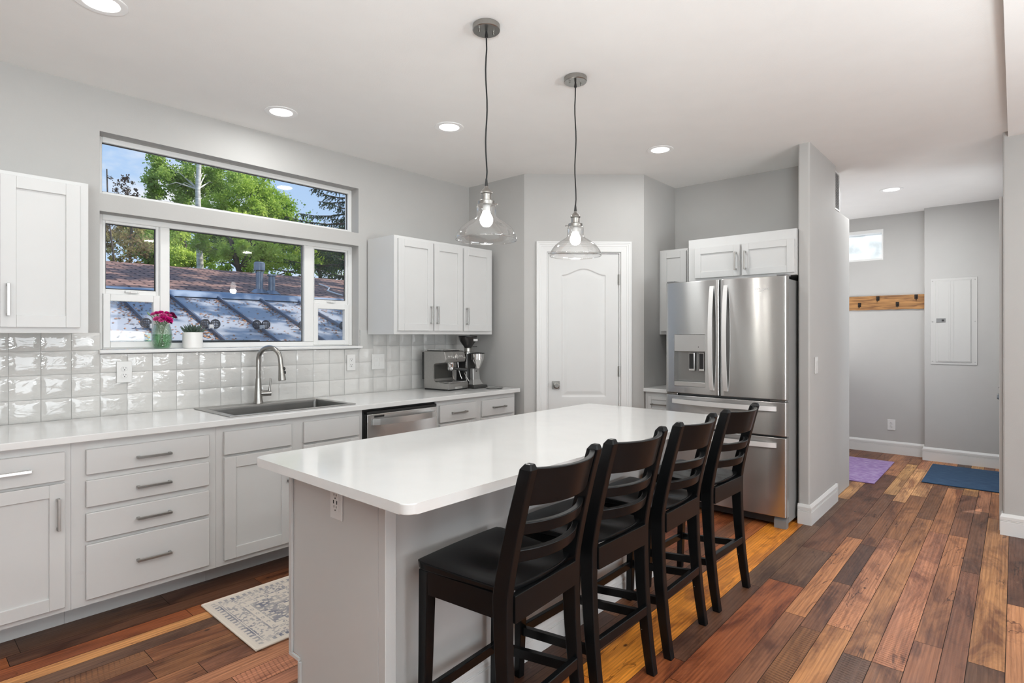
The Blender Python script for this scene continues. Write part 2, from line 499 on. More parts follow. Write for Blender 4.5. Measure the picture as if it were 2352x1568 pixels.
# ------------------------------------------------------------------ floor: reclaimed planks along X
def floor_material():
    m = bpy.data.materials.new('reclaimed_planks'); m.use_nodes = True
    t = m.node_tree; p = t.nodes['Principled BSDF']
    N = t.nodes.new; L = t.links.new
    ca = N('ShaderNodeVertexColor'); ca.layer_name = 'plank'
    cb = N('ShaderNodeVertexColor'); cb.layer_name = 'seed'
    sp = N('ShaderNodeSeparateColor'); L(cb.outputs[0], sp.inputs[0])
    co = N('ShaderNodeTexCoord')
    ofs = N('ShaderNodeVectorMath'); ofs.operation = 'MULTIPLY'; ofs.inputs[1].default_value = (37, 23, 11)
    L(cb.outputs[0], ofs.inputs[0])
    add = N('ShaderNodeVectorMath'); L(co.outputs['Object'], add.inputs[0]); L(ofs.outputs[0], add.inputs[1])
    def noise(scale, vec_scale, detail=4, rough=0.55, dist=0.0):
        mp_ = N('ShaderNodeMapping'); mp_.inputs['Scale'].default_value = vec_scale; L(add.outputs[0], mp_.inputs[0])
        n = N('ShaderNodeTexNoise'); n.inputs['Scale'].default_value = scale; n.inputs['Detail'].default_value = detail
        n.inputs['Roughness'].default_value = rough; n.inputs['Distortion'].default_value = dist
        L(mp_.outputs[0], n.inputs['Vector']); return n
    def ramp(src, a, b, ca_=(0, 0, 0, 1), cb_=(1, 1, 1, 1)):
        r = N('ShaderNodeValToRGB'); r.color_ramp.elements[0].position = a; r.color_ramp.elements[1].position = b
        r.color_ramp.elements[0].color = ca_; r.color_ramp.elements[1].color = cb_; L(src, r.inputs[0]); return r
    def mix(kind, fac, a, b):
        x = N('ShaderNodeMixRGB'); x.blend_type = kind
        if isinstance(fac, float): x.inputs[0].default_value = fac
        else: L(fac, x.inputs[0])
        for s, k in ((a, 1), (b, 2)):
            if isinstance(s, tuple): x.inputs[k].default_value = s
            else: L(s, x.inputs[k])
        return x.outputs[0]
    # fine streaky grain
    g = noise(1.0, (3.0, 95, 1), 6, 0.6, 0.4)
    gr = ramp(g.outputs['Fac'], 0.30, 0.72, (0.60, 0.54, 0.50, 1), (1.12, 1.10, 1.06, 1))
    c = mix('MULTIPLY', 1.0, ca.outputs[0], gr.outputs[0])
    # cathedral figure
    wv = N('ShaderNodeTexWave'); wv.wave_type = 'BANDS'; wv.bands_direction = 'Y'
    mpw = N('ShaderNodeMapping'); mpw.inputs['Scale'].default_value = (0.55, 12, 1); L(add.outputs[0], mpw.inputs[0]); L(mpw.outputs[0], wv.inputs['Vector'])
    wv.inputs['Scale'].default_value = 1.6; wv.inputs['Distortion'].default_value = 7; wv.inputs['Detail'].default_value = 2; wv.inputs['Detail Scale'].default_value = 0.9
    wr = ramp(wv.outputs['Fac'], 0.05, 0.6, (0.74, 0.70, 0.66, 1), (1, 1, 1, 1))
    c = mix('MULTIPLY', 0.65, c, wr.outputs[0])
    # weathered dark blotches running with the board
    b0 = noise(1.0, (0.9, 3.5, 1), 3, 0.5, 0.6)
    br0 = ramp(b0.outputs['Fac'], 0.35, 0.65, (0.78, 0.72, 0.70, 1), (1.22, 1.16, 1.06, 1))
    c = mix('MULTIPLY', 1.0, c, br0.outputs[0])
    b1 = noise(1.0, (1.5, 5.0, 1), 6, 0.62, 1.0)
    br = ramp(b1.outputs['Fac'], 0.48, 0.64)
    c = mix('MULTIPLY', br.outputs[0], c, (0.42, 0.34, 0.34, 1))
    b2 = noise(1.0, (2.2, 14.0, 1), 5, 0.7, 0.5)
    br2 = ramp(b2.outputs['Fac'], 0.62, 0.70)
    c = mix('MULTIPLY', br2.outputs[0], c, (0.30, 0.23, 0.20, 1))
    # pale scuffs
    b3 = noise(1.0, (9, 26, 1), 6, 0.7, 0.3)
    br3 = ramp(b3.outputs['Fac'], 0.66, 0.76)
    sc = N('ShaderNodeMath'); sc.operation = 'MULTIPLY'; L(br3.outputs[0], sc.inputs[0]); sc.inputs[1].default_value = 0.30
    c = mix('MIX', sc.outputs[0], c, (0.50, 0.36, 0.27, 1))
    # saw marks across some boards
    sw = N('ShaderNodeTexWave'); sw.wave_type = 'BANDS'; sw.bands_direction = 'X'; sw.inputs['Scale'].default_value = 17; sw.inputs['Distortion'].default_value = 2.2; sw.inputs['Detail'].default_value = 3; sw.inputs['Detail Scale'].default_value = 0.6
    mps = N('ShaderNodeMapping'); mps.inputs['Rotation'].default_value = (0, 0, 0.16); L(add.outputs[0], mps.inputs[0]); L(mps.outputs[0], sw.inputs['Vector'])
    sr = ramp(sw.outputs['Fac'], 0.0, 0.22, (1, 1, 1, 1), (0, 0, 0, 1))
    n4 = noise(1.0, (1.0, 7, 1), 3); n4r = ramp(n4.outputs['Fac'], 0.42, 0.58)
    th = N('ShaderNodeMath'); th.operation = 'GREATER_THAN'; L(sp.outputs[0], th.inputs[0]); th.inputs[1].default_value = 0.72
    k1 = N('ShaderNodeMath'); k1.operation = 'MULTIPLY'; L(sr.outputs[0], k1.inputs[0]); L(th.outputs[0], k1.inputs[1])
    k2 = N('ShaderNodeMath'); k2.operation = 'MULTIPLY'; L(k1.outputs[0], k2.inputs[0]); L(n4r.outputs[0], k2.inputs[1])
    k3 = N('ShaderNodeMath'); k3.operation = 'MULTIPLY'; L(k2.outputs[0], k3.inputs[0]); k3.inputs[1].default_value = 0.7
    c = mix('MULTIPLY', k3.outputs[0], c, (0.35, 0.26, 0.22, 1))
    # knots and nail holes
    vo = N('ShaderNodeTexVoronoi'); vo.inputs['Scale'].default_value = 1.0
    mpv = N('ShaderNodeMapping'); mpv.inputs['Scale'].default_value = (4.5, 8.5, 1); L(add.outputs[0], mpv.inputs[0]); L(mpv.outputs[0], vo.inputs['Vector'])
    vr = ramp(vo.outputs['Distance'], 0.035, 0.085, (1, 1, 1, 1), (0, 0, 0, 1))
    vsel = N('ShaderNodeSeparateColor'); L(vo.outputs['Color'], vsel.inputs[0])
    vg = N('ShaderNodeMath'); vg.operation = 'GREATER_THAN'; L(vsel.outputs[0], vg.inputs[0]); vg.inputs[1].default_value = 0.5
    vk = N('ShaderNodeMath'); vk.operation = 'MULTIPLY'; L(vr.outputs[0], vk.inputs[0]); L(vg.outputs[0], vk.inputs[1])
    c = mix('MULTIPLY', vk.outputs[0], c, (0.16, 0.10, 0.08, 1))
    # long drying cracks
    n5 = noise(1.0, (0.9, 7.0, 1), 4, 0.55, 0.8)
    cb5 = N('ShaderNodeValToRGB'); e5 = cb5.color_ramp.elements
    e5[0].position = 0.493; e5[0].color = (0, 0, 0, 1); e5[1].position = 0.507; e5[1].color = (0, 0, 0, 1)
    x5 = e5.new(0.5); x5.color = (1, 1, 1, 1)
    L(n5.outputs['Fac'], cb5.inputs[0])
    n6 = noise(1.0, (1.1, 4.0, 1), 2); n6r = ramp(n6.outputs['Fac'], 0.54, 0.60)
    k5 = N('ShaderNodeMath'); k5.operation = 'MULTIPLY'; L(cb5.outputs[0], k5.inputs[0]); L(n6r.outputs[0], k5.inputs[1])
    c = mix('MULTIPLY', k5.outputs[0], c, (0.22, 0.14, 0.12, 1))
    L(c, p.inputs['Base Color'])
    rr = N('ShaderNodeMapRange'); L(b3.outputs['Fac'], rr.inputs[0]); rr.inputs['To Min'].default_value = 0.30; rr.inputs['To Max'].default_value = 0.55; p.inputs['Specular IOR Level'].default_value = 0.32
    L(rr.outputs[0], p.inputs['Roughness'])
    bp = N('ShaderNodeBump'); bp.inputs['Strength'].default_value = 0.28; bp.inputs['Distance'].default_value = 0.003
    L(g.outputs['Fac'], bp.inputs['Height'])
    bp2 = N('ShaderNodeBump'); bp2.inputs['Strength'].default_value = 0.5; bp2.inputs['Distance'].default_value = 0.004; bp2.invert = True
    L(k3.outputs[0], bp2.inputs['Height']); L(bp.outputs[0], bp2.inputs['Normal'])
    L(bp2.outputs[0], p.inputs['Normal'])
    return m

PC = dict(D=(0.100, 0.048, 0.030), B=(0.170, 0.078, 0.042), M=(0.240, 0.108, 0.054), T=(0.43, 0.215, 0.092), P=(0.43, 0.205, 0.110),
          O=(0.72, 0.285, 0.042), G=(0.135, 0.078, 0.052), Y=(0.54, 0.32, 0.145), C=(0.27, 0.090, 0.034), S=(0.37, 0.170, 0.078), Q=(0.54, 0.19, 0.03))
SAW = {(0.339, 1), (0.556, 1), (0.669, 0), (2.230, 1), (2.700, 1), (0.150, 1), (0.450, 0)}
ROWS = {   # row bottom y -> list of (x end, colour)
    0.030: [(2.2, 'M'), (3.05, 'D'), (5.55, 'T'), (6.4, 'M'), (8, 'T')],
    0.150: [(2.4, 'B'), (4.2, 'B'), (5.7, 'B'), (6.7, 'P'), (8, 'M')],
    0.236: [(3.1, 'M'), (4.9, 'S'), (6.2, 'B'), (8, 'Y')],
    0.339: [(2.78, 'B'), (4.9, 'P'), (6.4, 'S'), (8, 'G')],
    0.450: [(2.78, 'G'), (5.2, 'S'), (6.6, 'B'), (8, 'T')],
    0.556: [(3.0, 'T'), (4.55, 'P'), (5.9, 'M'), (7, 'Y'), (8, 'T')],
    0.669: [(2.9, 'M'), (3.55, 'B'), (4.3, 'D'), (5.6, 'M'), (7.1, 'Y'), (8, 'P')],
    0.760: [(3.0, 'M'), (4.4, 'S'), (5.8, 'B'), (7.3, 'Y'), (8, 'M')],
    0.855: [(3.35, 'C'), (4.0, 'G'), (5.6, 'B'), (6.6, 'B'), (8, 'P')],
    1.036: [(3.2, 'D'), (4.5, 'G'), (5.4, 'G'), (7.0, 'Y'), (8, 'B')],
    1.146: [(1.9, 'Q'), (4.6, 'O'), (6.2, 'G'), (8, 'B')],
    1.345: [(2.0, 'D'), (3.3, 'B'), (4.4, 'C'), (6.2, 'M'), (8, 'B')],
    1.450: [(1.6, 'G'), (2.4, 'D'), (3.4, 'M'), (8, 'B')],
    1.560: [(1.3, 'P'), (3.4, 'B'), (8, 'C')],
    2.230: [(0.95, 'P'), (1.9, 'P'), (8, 'M')],
    2.345: [(0.6, 'B'), (1.45, 'P'), (8, 'B')],
    2.450: [(0.9, 'M'), (1.12, 'B'), (8, 'P')],
    2.560: [(0.75, 'B'), (1.9, 'M'), (8, 'B')],
    2.700: [(0.2, 'M'), (0.78, 'B'), (2.6, 'M'), (8, 'D')],
    2.830: [(0.4, 'D'), (1.25, 'G'), (8, 'B')],
    2.920: [(0.1, 'Y'), (2.6, 'T'), (8, 'B')],
    3.000: [(1.7, 'C'), (8, 'M')],
    3.103: [(8, 'Q')],
    3.208: [(1.0, 'D'), (8, 'D')],
}
def build_floor():
    rng = random.Random(5)
    ys = sorted(ROWS)
    extra = []
    y = -4.62
    while y < 0.0:
        extra.append(y); y += rng.choice((0.1, 0.13, 0.16, 0.19))
    extra = [e for e in extra if e < -0.06] + [-0.075]
    mid = [1.68, 1.81, 1.93, 2.05, 2.14]
    ys = sorted(extra + ys + mid) + [3.40, 3.55, 3.7, 3.9]
    mb = MB(); bm = mb.bm
    la = bm.loops.layers.float_color.new('plank'); lb = bm.loops.layers.float_color.new('seed')
    gap = 0.0012
    for a, b in zip(ys[:-1], ys[1:]):
        cells = ROWS.get(a)
        if cells is None:
            cells = []; x = -3.3
            while x < 8: x += rng.uniform(0.9, 2.6); cells.append((min(x, 8), rng.choice('DBBMMTSPCG')))
        else:
            first = cells[0][0]; pre = []; x = -3.3
            while x < first - 1.6: x += rng.uniform(1.0, 1.6); pre.append((x, rng.choice('DBMSC')))
            cells = pre + cells
        x0 = -3.3
        for x1, k in cells:
            cb = PC[k]; j = rng.uniform(1.05, 1.42)
            col = (min(1, cb[0] * j), min(1, cb[1] * j * rng.uniform(0.95, 1.05)), min(1, cb[2] * j * rng.uniform(0.92, 1.08)), 1)
            seed = (rng.random(), rng.random(), rng.random(), 1)
            n_ = cells.index((x1, k)) if a in ROWS else 0
            seed = (0.9 if (a, n_ - max(0, len(cells) - len(ROWS.get(a, cells)))) in SAW else 0.1 + 0.4 * seed[0], seed[1], seed[2], 1)
            f = mb._f([mb._v(p) for p in ((x0 + gap, a + gap, 0), (x1 - gap, a + gap, 0), (x1 - gap, b - gap, 0), (x0 + gap, b - gap, 0))], 0)
            for l in f.loops: l[la] = col; l[lb] = seed
            x0 = x1
    # dark sub-floor showing in the joints
    f = mb._f([mb._v(p) for p in ((-3.3, -4.62, -0.003), (8.0, -4.62, -0.003), (8.0, 3.9, -0.003), (-3.3, 3.9, -0.003))], 1)
    mb.box(-3.3, 8.0, -4.62, 3.9, -0.12, -0.01, mi=1)
    struct('floor', mb, [floor_material(), mat('dark_joint', (0.02, 0.012, 0.008, 1), 0.8)], label='wide reclaimed wood plank floor in mixed browns and orange', cat='floor')
build_floor()

# ------------------------------------------------------------------ room shell
WY = 3.86                      # inner face of the window wall
OX0, OX1 = 0.845, 2.53         # window opening
UZ0, UZ1 = 2.172, 2.522
LZ0, LZ1 = 1.262, 2.072
A = Vector((3.735, 3.175)); B = Vector((4.45, 2.415))     # diagonal pantry wall
mb = MB()
for x0, x1, z0, z1 in ((-3.4, OX0, 0, 3.0), (OX1, 3.95, 0, 3.0), (OX0, OX1, 0, LZ0), (OX0, OX1, LZ1, UZ0), (OX0, OX1, UZ1, 3.0)):
    mb.box(x0, x1, WY, WY + 0.16, z0, z1)
struct('wall_left', mb, M_wall, label='light grey wall with the kitchen windows', cat='wall')
mb = MB().box(3.735, 3.88, 3.175, WY, 0, CEIL + 0.1)
mb.prism([(3.735, 3.175), (4.45, 2.415), (4.55, 2.51), (3.88, 3.24)], 'z', 2.09, CEIL + 0.1)
dirv = (B - A).normalized()
def dpt(u, v=0.0):
    return A + dirv * u + Vector((-dirv.y, dirv.x)) * v
DU0, DU1 = 0.197, 0.838        # pantry door opening along the diagonal
for a, b in ((0.0, DU0), (DU1, (B - A).length)):
    mb.prism([tuple(dpt(a)), tuple(dpt(b)), tuple(dpt(b, 0.12)), tuple(dpt(a, 0.12))], 'z', 0, 2.09)
struct('wall_pantry', mb, M_wall, label='grey angled wall around the pantry door', cat='wall')
mb = MB().box(4.45, 5.20, 2.415, 2.53, 0, CEIL + 0.1).box(5.06, 5.20, 1.186, 2.415, 0, CEIL + 0.1)
struct('wall_fridge', mb, M_wall, label='grey wall behind the refrigerator', cat='wall')
mb = MB().box(4.485, 5.278, 1.107, 1.186, 0, CEIL + 0.1, bev=0.012, seg=3)
struct('wall_partition', mb, M_wall, label='grey partition wall end beside the refrigerator', cat='wall')
mb = MB().box(5.278, 5.887, 1.125, 1.25, 0, 2.425, bev=0.008, seg=2).box(5.278, 5.53, 1.14, 1.25, 2.425, CEIL + 0.1)
struct('wall_passage', mb, M_wall, label='grey lower wall beyond the partition', cat='wall')
mb = MB()
WX = 7.82
for y0, y1, z0, z1 in ((0.735, 1.148, 0, 3.0), (1.62, 2.5, 0, 3.0), (1.148, 1.62, 0, 2.25), (1.148, 1.62, 2.61, 3.0)):
    mb.box(WX, WX + 0.16, y0, y1, z0, z1)
mb.box(7.665, WX + 0.16, -0.1, 0.745, 0, 3.0, bev=0.008, seg=2)
mb.box(5.2, WX + 0.16, 2.42, 2.53, 0, 3.0)
struct('wall_mudroom', mb, M_wall, label='grey back wall of the mudroom', cat='wall')
mb = MB().box(5.158, 5.32, -4.6, 0.062, 0, CEIL + 0.1, bev=0.01, seg=2)
mb.box(6.32, 7.7, -0.1, 0.062, 0, CEIL + 0.1).box(5.32, 6.32, -0.1, 0.062, 2.25, CEIL + 0.1)
struct('wall_right', mb, M_wall, label='grey wall end at the right edge', cat='wall')
# living room walls behind the camera with their openings
mb = MB()
for x0, x1, z0, z1 in ((-3.4, 0.1, 0, 3.0), (3.0, 5.3, 0, 3.0), (0.1, 3.0, 2.2, 3.0), (0.1, 3.0, 0, 0.08)):
    mb.box(x0, x1, -4.7, -4.55, z0, z1)
struct('wall_back', mb, M_wall)
mb = MB()
for y0, y1, z0, z1 in ((-4.7, -2.7, 0, 3.0), (-0.5, 4.0, 0, 3.0), (-2.7, -0.5, 0, 0.75), (-2.7, -0.5, 2.25, 3.0)):
    mb.box(-3.4, -3.25, y0, y1, z0, z1)
struct('wall_far_left', mb, M_wall)
mb = MB().box(-3.4, 8.0, 0.035, 4.02, CEIL, CEIL + 0.12)
struct('ceiling', mb, M_ceil, label='flat off-white kitchen ceiling', cat='ceiling')
mb = MB().box(-3.4, 5.2, -4.7, 0.035, CEIL - 0.035, CEIL + 0.12).box(5.2, 8.0, -4.7, 0.035, CEIL, CEIL + 0.12)
struct('trim_1', mb, M_ceil, label='slightly lower ceiling panel at the right edge', cat='ceiling')

# baseboards: tall, stepped top with two grooves
def base_profile(t=0.015, h=0.145):
    return [(0, 0), (t, 0), (t, h * 0.63), (t - 0.003, h * 0.64), (t - 0.003, h * 0.66), (t, h * 0.67), (t, h * 0.69), (t - 0.003, h * 0.70), (t - 0.003, h * 0.72), (t, h * 0.73),
            (t, h * 0.86), (t * 0.45, h * 0.985), (t * 0.35, h), (0, h)]
def base_run(mb, p0, p1, e0=0.0, e1=0.0):
    """profile swept from p0 to p1; the room is on the right-hand side walking p0 -> p1; e0/e1 mitre lengths at the front"""
    p0 = Vector(p0); p1 = Vector(p1); d = (p1 - p0).normalized(); n = Vector((d.y, -d.x))
    t = 0.015
    s = []
    for p, e in ((p0, -e0), (p1, e1)):
        s.append([(p.x + n.x * a + d.x * e * a / t, p.y + n.y * a + d.y * e * a / t, z) for a, z in base_profile()])
    mb.loft(s, 0, False)
t_ = 0.015
mb = MB(); base_run(mb, (4.485, 1.186), (4.485, 1.107), 0, t_); base_run(mb, (4.485, 1.107), (5.278, 1.107), t_, 0)
mb.box(5.278, 5.29, 1.092, 1.125, 0, 0.145)
struct('baseboard_partition', mb, M_trim)
mb = MB(); base_run(mb, (7.82, 2.4), (7.82, 0.745), 0, 0)
base_run(mb, (7.665, 0.745), (7.665, 0.062), t_, 0)
base_run(mb, (7.82, 0.745), (7.665, 0.745), 0, t_)
struct('baseboard_mudroom', mb, M_trim)
mb = MB(); base_run(mb, (5.158, 0.062), (5.158, -2.5), t_, 0)
base_run(mb, (5.245, 0.062), (5.158, 0.062), 0, t_)
struct('baseboard_right', mb, M_trim)

# ------------------------------------------------------------------ backsplash of square handmade glazed tiles
def tile_material():
    m = bpy.data.materials.new('zellige_glaze'); m.use_nodes = True
    t = m.node_tree; p = t.nodes['Principled BSDF']; L = t.links.new
    vc = t.nodes.new('ShaderNodeVertexColor'); vc.layer_name = 'tile'
    L(vc.outputs[0], p.inputs['Base Color'])
    p.inputs['Roughness'].default_value = 0.06
    p.inputs['Specular IOR Level'].default_value = 0.6
    co = t.nodes.new('ShaderNodeTexCoord')
    n = t.nodes.new('ShaderNodeTexNoise'); n.inputs['Scale'].default_value = 15; n.inputs['Detail'].default_value = 2.5; n.inputs['Distortion'].default_value = 1.2
    mp_ = t.nodes.new('ShaderNodeMapping'); mp_.inputs['Scale'].default_value = (0.8, 1, 1.6)
    L(co.outputs['Object'], mp_.inputs[0]); L(mp_.outputs[0], n.inputs['Vector'])
    b = t.nodes.new('ShaderNodeBump'); b.inputs['Strength'].default_value = 0.4; b.inputs['Distance'].default_value = 0.005
    L(n.outputs['Fac'], b.inputs['Height']); L(b.outputs[0], p.inputs['Normal'])
    return m
M_grout = mat('grout', (0.46, 0.455, 0.44, 1), 0.85, bump=0.2)
def backsplash():
    rng = random.Random(11)
    mb = MB(); bm = mb.bm
    lay = bm.loops.layers.float_color.new('tile')
    P = 0.1295; PZ = 0.127
    zt = 0.905
    for i in range(-8, 24):
        for k in range(0, 5):
            x0 = 0.846 + i * P; x1 = x0 + P - 0.003
            z0 = zt + k * PZ; z1 = z0 + PZ - 0.003
            left = x1 < 0.86; mid = (not left) and x0 < 2.53; right = not left and not mid
            top = 1.383 if left else (1.262 if mid else 1.409)
            z1 = min(z1, top); z0 = max(z0, 0.913)
            if z1 - z0 < 0.02 or x0 > 3.72: continue
            x1 = min(x1, 3.733)
            if x0 < -0.1: continue
            w = rng.uniform(-1, 1)
            g = 0.56 + rng.uniform(-0.035, 0.03)
            col = (g, g * 0.985, g * 0.95, 1)
            n = 6
            tx = rng.uniform(-0.005, 0.005); tz = rng.uniform(-0.005, 0.005)
            cup = rng.uniform(0.0001, 0.0005)
            V = {}
            for a in range(n + 1):
                for c in range(n + 1):
                    u = a / n; v = c / n
                    e = max(abs(u - .5), abs(v - .5)) * 2
                    d = 0.0085 - 0.0045 * max(0, e - 0.86) / 0.14 + cup * (u - .5) ** 2 * 4 * w
                    y = 3.853 - d - tx * (u - .5) * P - tz * (v - .5) * PZ
                    V[a, c] = mb._v((x0 + (x1 - x0) * u, y, z0 + (z1 - z0) * v))
            for a in range(n):
                for c in range(n):
                    f = mb._f([V[a, c], V[a + 1, c], V[a + 1, c + 1], V[a, c + 1]], 0, True)
                    for l in f.loops: l[lay] = col
    for x0, x1, z1 in ((-0.1, 0.846, 1.384), (0.846, 2.54, 1.262), (2.54, 3.734, 1.41)):
        mb.box(x0, x1, 3.851, 3.8615, 0.90, z1, mi=1)
    struct('wall_backsplash', mb, [tile_material(), M_grout], label='glossy handmade white square tile backsplash', cat='tiles')
backsplash()

# ------------------------------------------------------------------ windows
def rect_frame(mb, x0, x1, z0, z1, y0, y1, w, bev=0.003, wb=None, wt=None):
    wb = w if wb is None else wb; wt = w if wt is None else wt
    mb.box(x0, x0 + w, y0, y1, z0, z1, bev); mb.box(x1 - w, x1, y0, y1, z0, z1, bev)
    mb.box(x0 + w, x1 - w, y0, y1, z0, z0 + wb, bev); mb.box(x0 + w, x1 - w, y0, y1, z1 - wt, z1, bev)
mb = MB(); rect_frame(mb, OX0, OX1, UZ0, UZ1, 3.955, 4.005, 0.032)
w1 = struct('window_1', mb, M_vinyl, label='long narrow fixed window high on the wall', cat='window')
mb = MB().box(OX0 + 0.03, OX1 - 0.03, 3.979, 3.983, UZ0 + 0.03, UZ1 - 0.03); part('pane', mb, M_pane, w1)
mb = MB(); rect_frame(mb, OX0 + 0.0305, OX1 - 0.0305, UZ0 + 0.0305, UZ1 - 0.0305, 3.976, 3.979, 0.006, 0); part('gasket', mb, M_rubber, w1)
mb = MB(); rect_frame(mb, OX0, OX1, 1.288, LZ1, 3.950, 4.005, 0.034)
mb.box(1.171, 1.226, 3.945, 4.0, 1.322, 2.04, 0.004).box(2.122, 2.196, 3.945, 4.0, 1.322, 2.04, 0.004)
w2 = struct('window_2', mb, M_vinyl, label='wide window over the sink with a fixed centre and two side sashes', cat='window')
part('pane', MB().box(1.22, 2.125, 3.979, 3.983, 1.318, 2.04), M_pane, w2)
mb = MB(); rect_frame(mb, 1.2265, 2.1215, 1.3225, 2.0385, 3.976, 3.979, 0.006, 0); part('gasket', mb, M_rubber, w2)
for x0, x1 in ((0.879, 1.171), (2.196, 2.496)):
    su = MB(); rect_frame(su, x0, x1, 1.61, 2.040, 3.962, 3.992, 0.016, 0.002, 0.03)
    s1 = part('sash', su, M_vinyl, w2)
    part('pane', MB().box(x0 + 0.01, x1 - 0.01, 3.981, 3.984, 1.63, 2.03), M_pane, s1)
    mb = MB(); rect_frame(mb, x0 + 0.0165, x1 - 0.0165, 1.6405, 2.0235, 3.9775, 3.981, 0.005, 0); part('gasket', mb, M_rubber, s1)
    xm = (x0 + x1) / 2
    lk = MB().box(xm - 0.035, xm + 0.035, 3.945, 3.962, 1.622, 1.634, 0.002).box(xm - 0.012, xm + 0.025, 3.938, 3.948, 1.620, 1.630, 0.002)
    part('sash_lock', lk, M_plate, s1)
    sl = MB(); rect_frame(sl, x0, x1, 1.296, 1.612, 3.942, 3.980, 0.036, 0.003, 0.036, 0.042)
    s2 = part('sash', sl, M_vinyl, w2)
    part('pane', MB().box(x0 + 0.03, x1 - 0.03, 3.966, 3.969, 1.33, 1.575), M_pane, s2)
mb = MB().box(OX0 - 0.008, OX1 + 0.018, 3.825, 3.957, 1.266, 1.287, 0.006, 2)
part('window_sill', mb, M_trim, w2)
mb = MB()
for y0, y1, z0, z1 in ((1.148, 1.165, 2.25, 2.61), (1.60, 1.62, 2.25, 2.61), (1.165, 1.60, 2.25, 2.272), (1.165, 1.60, 2.575, 2.61)):
    mb.box(WX - 0.004, WX + 0.155, y0, y1, z0, z1)
w3 = struct('window_3', mb, M_vinyl, label='small high frosted window in the mudroom', cat='window')
part('pane', MB().box(WX + 0.145, WX + 0.15, 1.16, 1.605, 2.265, 2.58), M_frostpane, w3)

# ------------------------------------------------------------------ pantry door (local frame: u along the wall, -Y into the room)
ang = math.atan2(dirv.y, dirv.x)
d1 = thing('door_1', 'white arched-panel pantry door in the angled wall', 'door', (A.x, A.y, 0), ang, local=True)
d1['kind'] = 'structure'
mb = MB()
cw = 0.094
def casing(mb, u0, u1, zt, w=0.09):
    prof = [(0, 0.012), (0, 0.021), (0.012, 0.021), (0.014, 0.0185), (0.026, 0.0185), (0.028, 0.016), (0.040, 0.016), (0.042, 0.0135), (w - 0.006, 0.010), (w, 0.008), (w, 0), (0, 0)]
    def sect(side, top):   # outline at a corner, mitred; prof a=distance from the outer edge
        res = []
        for a, v in prof:
            u = u0 + a if side == 0 else u1 - a
            z = (zt - a) if top else 0.0
            res.append((u, -v, z))
        return res
    mb.loft([sect(0, False), sect(0, True), sect(1, True), sect(1, False)], 0, False)
casing(mb, 0.106, 0.931, 2.180)
part('door_casing', mb, M_trim, d1)
mb = MB().box(DU0 + 0.001, DU0 + 0.010, 0.0, 0.11, 0, 2.088).box(DU1 - 0.010, DU1 - 0.001, 0.0, 0.11, 0, 2.088).box(DU0 + 0.01, DU1 - 0.01, 0.0, 0.11, 2.080, 2.088)
mb.box(DU0 + 0.01, DU1 - 0.01, 0.06, 0.075, 0, 2.08, mi=0)
part('door_jamb', mb, M_trim, d1)
# slab with a raised arch-top panel, made as a height field
mb = MB(); u0, u1, z0, z1 = DU0 + 0.0125, DU1 - 0.0125, 0.012, 2.076
PU0, PU1, PZ0, PZ1, RISE = 0.325, 0.712, 0.835, 1.893, 0.056
def arch_top(u, inset):
    s = (u - (PU0 + PU1) / 2) / ((PU1 - PU0) / 2 - inset)
    s = max(-1, min(1, s))
    return PZ1 - inset + RISE * (0.5 + 0.5 * math.cos(math.pi * s)) ** 1.0
def relief(u, z):
    dl = min(u - PU0, PU1 - u, z - PZ0, arch_top(u, 0) - z)
    if dl <= 0: return 0.0
    if dl < 0.010: return 0.007 * dl / 0.010
    if dl < 0.020: return 0.007
    if dl < 0.048: return 0.007 - 0.005 * (dl - 0.020) / 0.028
    return 0.002
def lin(a, b, n): return [a + (b - a) * i / n for i in range(n + 1)]
U = sorted(set([round(x, 4) for x in [u0] + lin(PU0 - 0.004, PU0 + 0.055, 14) + lin(PU0 + 0.06, PU1 - 0.06, 40) + lin(PU1 - 0.055, PU1 + 0.004, 14) + [u1]]))
Zs = sorted(set([round(x, 4) for x in [z0] + lin(PZ0 - 0.004, PZ0 + 0.055, 14) + lin(0.92, 1.80, 5) + lin(PZ1 - 0.06, PZ1 + RISE + 0.004, 44) + [z1]]))
mb.grid_solid(U, Zs, lambda u, z: 0.010 + relief(u, z), 0.045)
sl = part('door_slab', mb, M_door, d1)
mb = MB().box(0.243, 0.309, 0.003, 0.010, 0.902, 0.972, 0.0015)
mb.lathe([(0.013, 0), (0.013, 0.025), (0.024, 0.034), (0.0265, 0.045), (0.0255, 0.056), (0.018, 0.060)], (0.276, 0.003, 0.937), (0, -1, 0), 28)
part('door_knob', mb, M_nickel, sl, 'satin metal round knob on a square plate')
mb = MB().box(DU0 + 0.0085, DU0 + 0.0125, 0.002, 0.014, 0.92, 0.955); part('latch', mb, M_nickel, sl)
for zc in (1.853, 1.055, 0.25):
    mb = MB().cyl((DU1 - 0.011, -0.001, zc - 0.046), (DU1 - 0.011, -0.001, zc + 0.046), 0.0065, seg=12).box(DU1 - 0.024, DU1 - 0.012, 0.006, 0.0105, zc - 0.045, zc + 0.045)
    part('hinge', mb, M_nickel, d1)

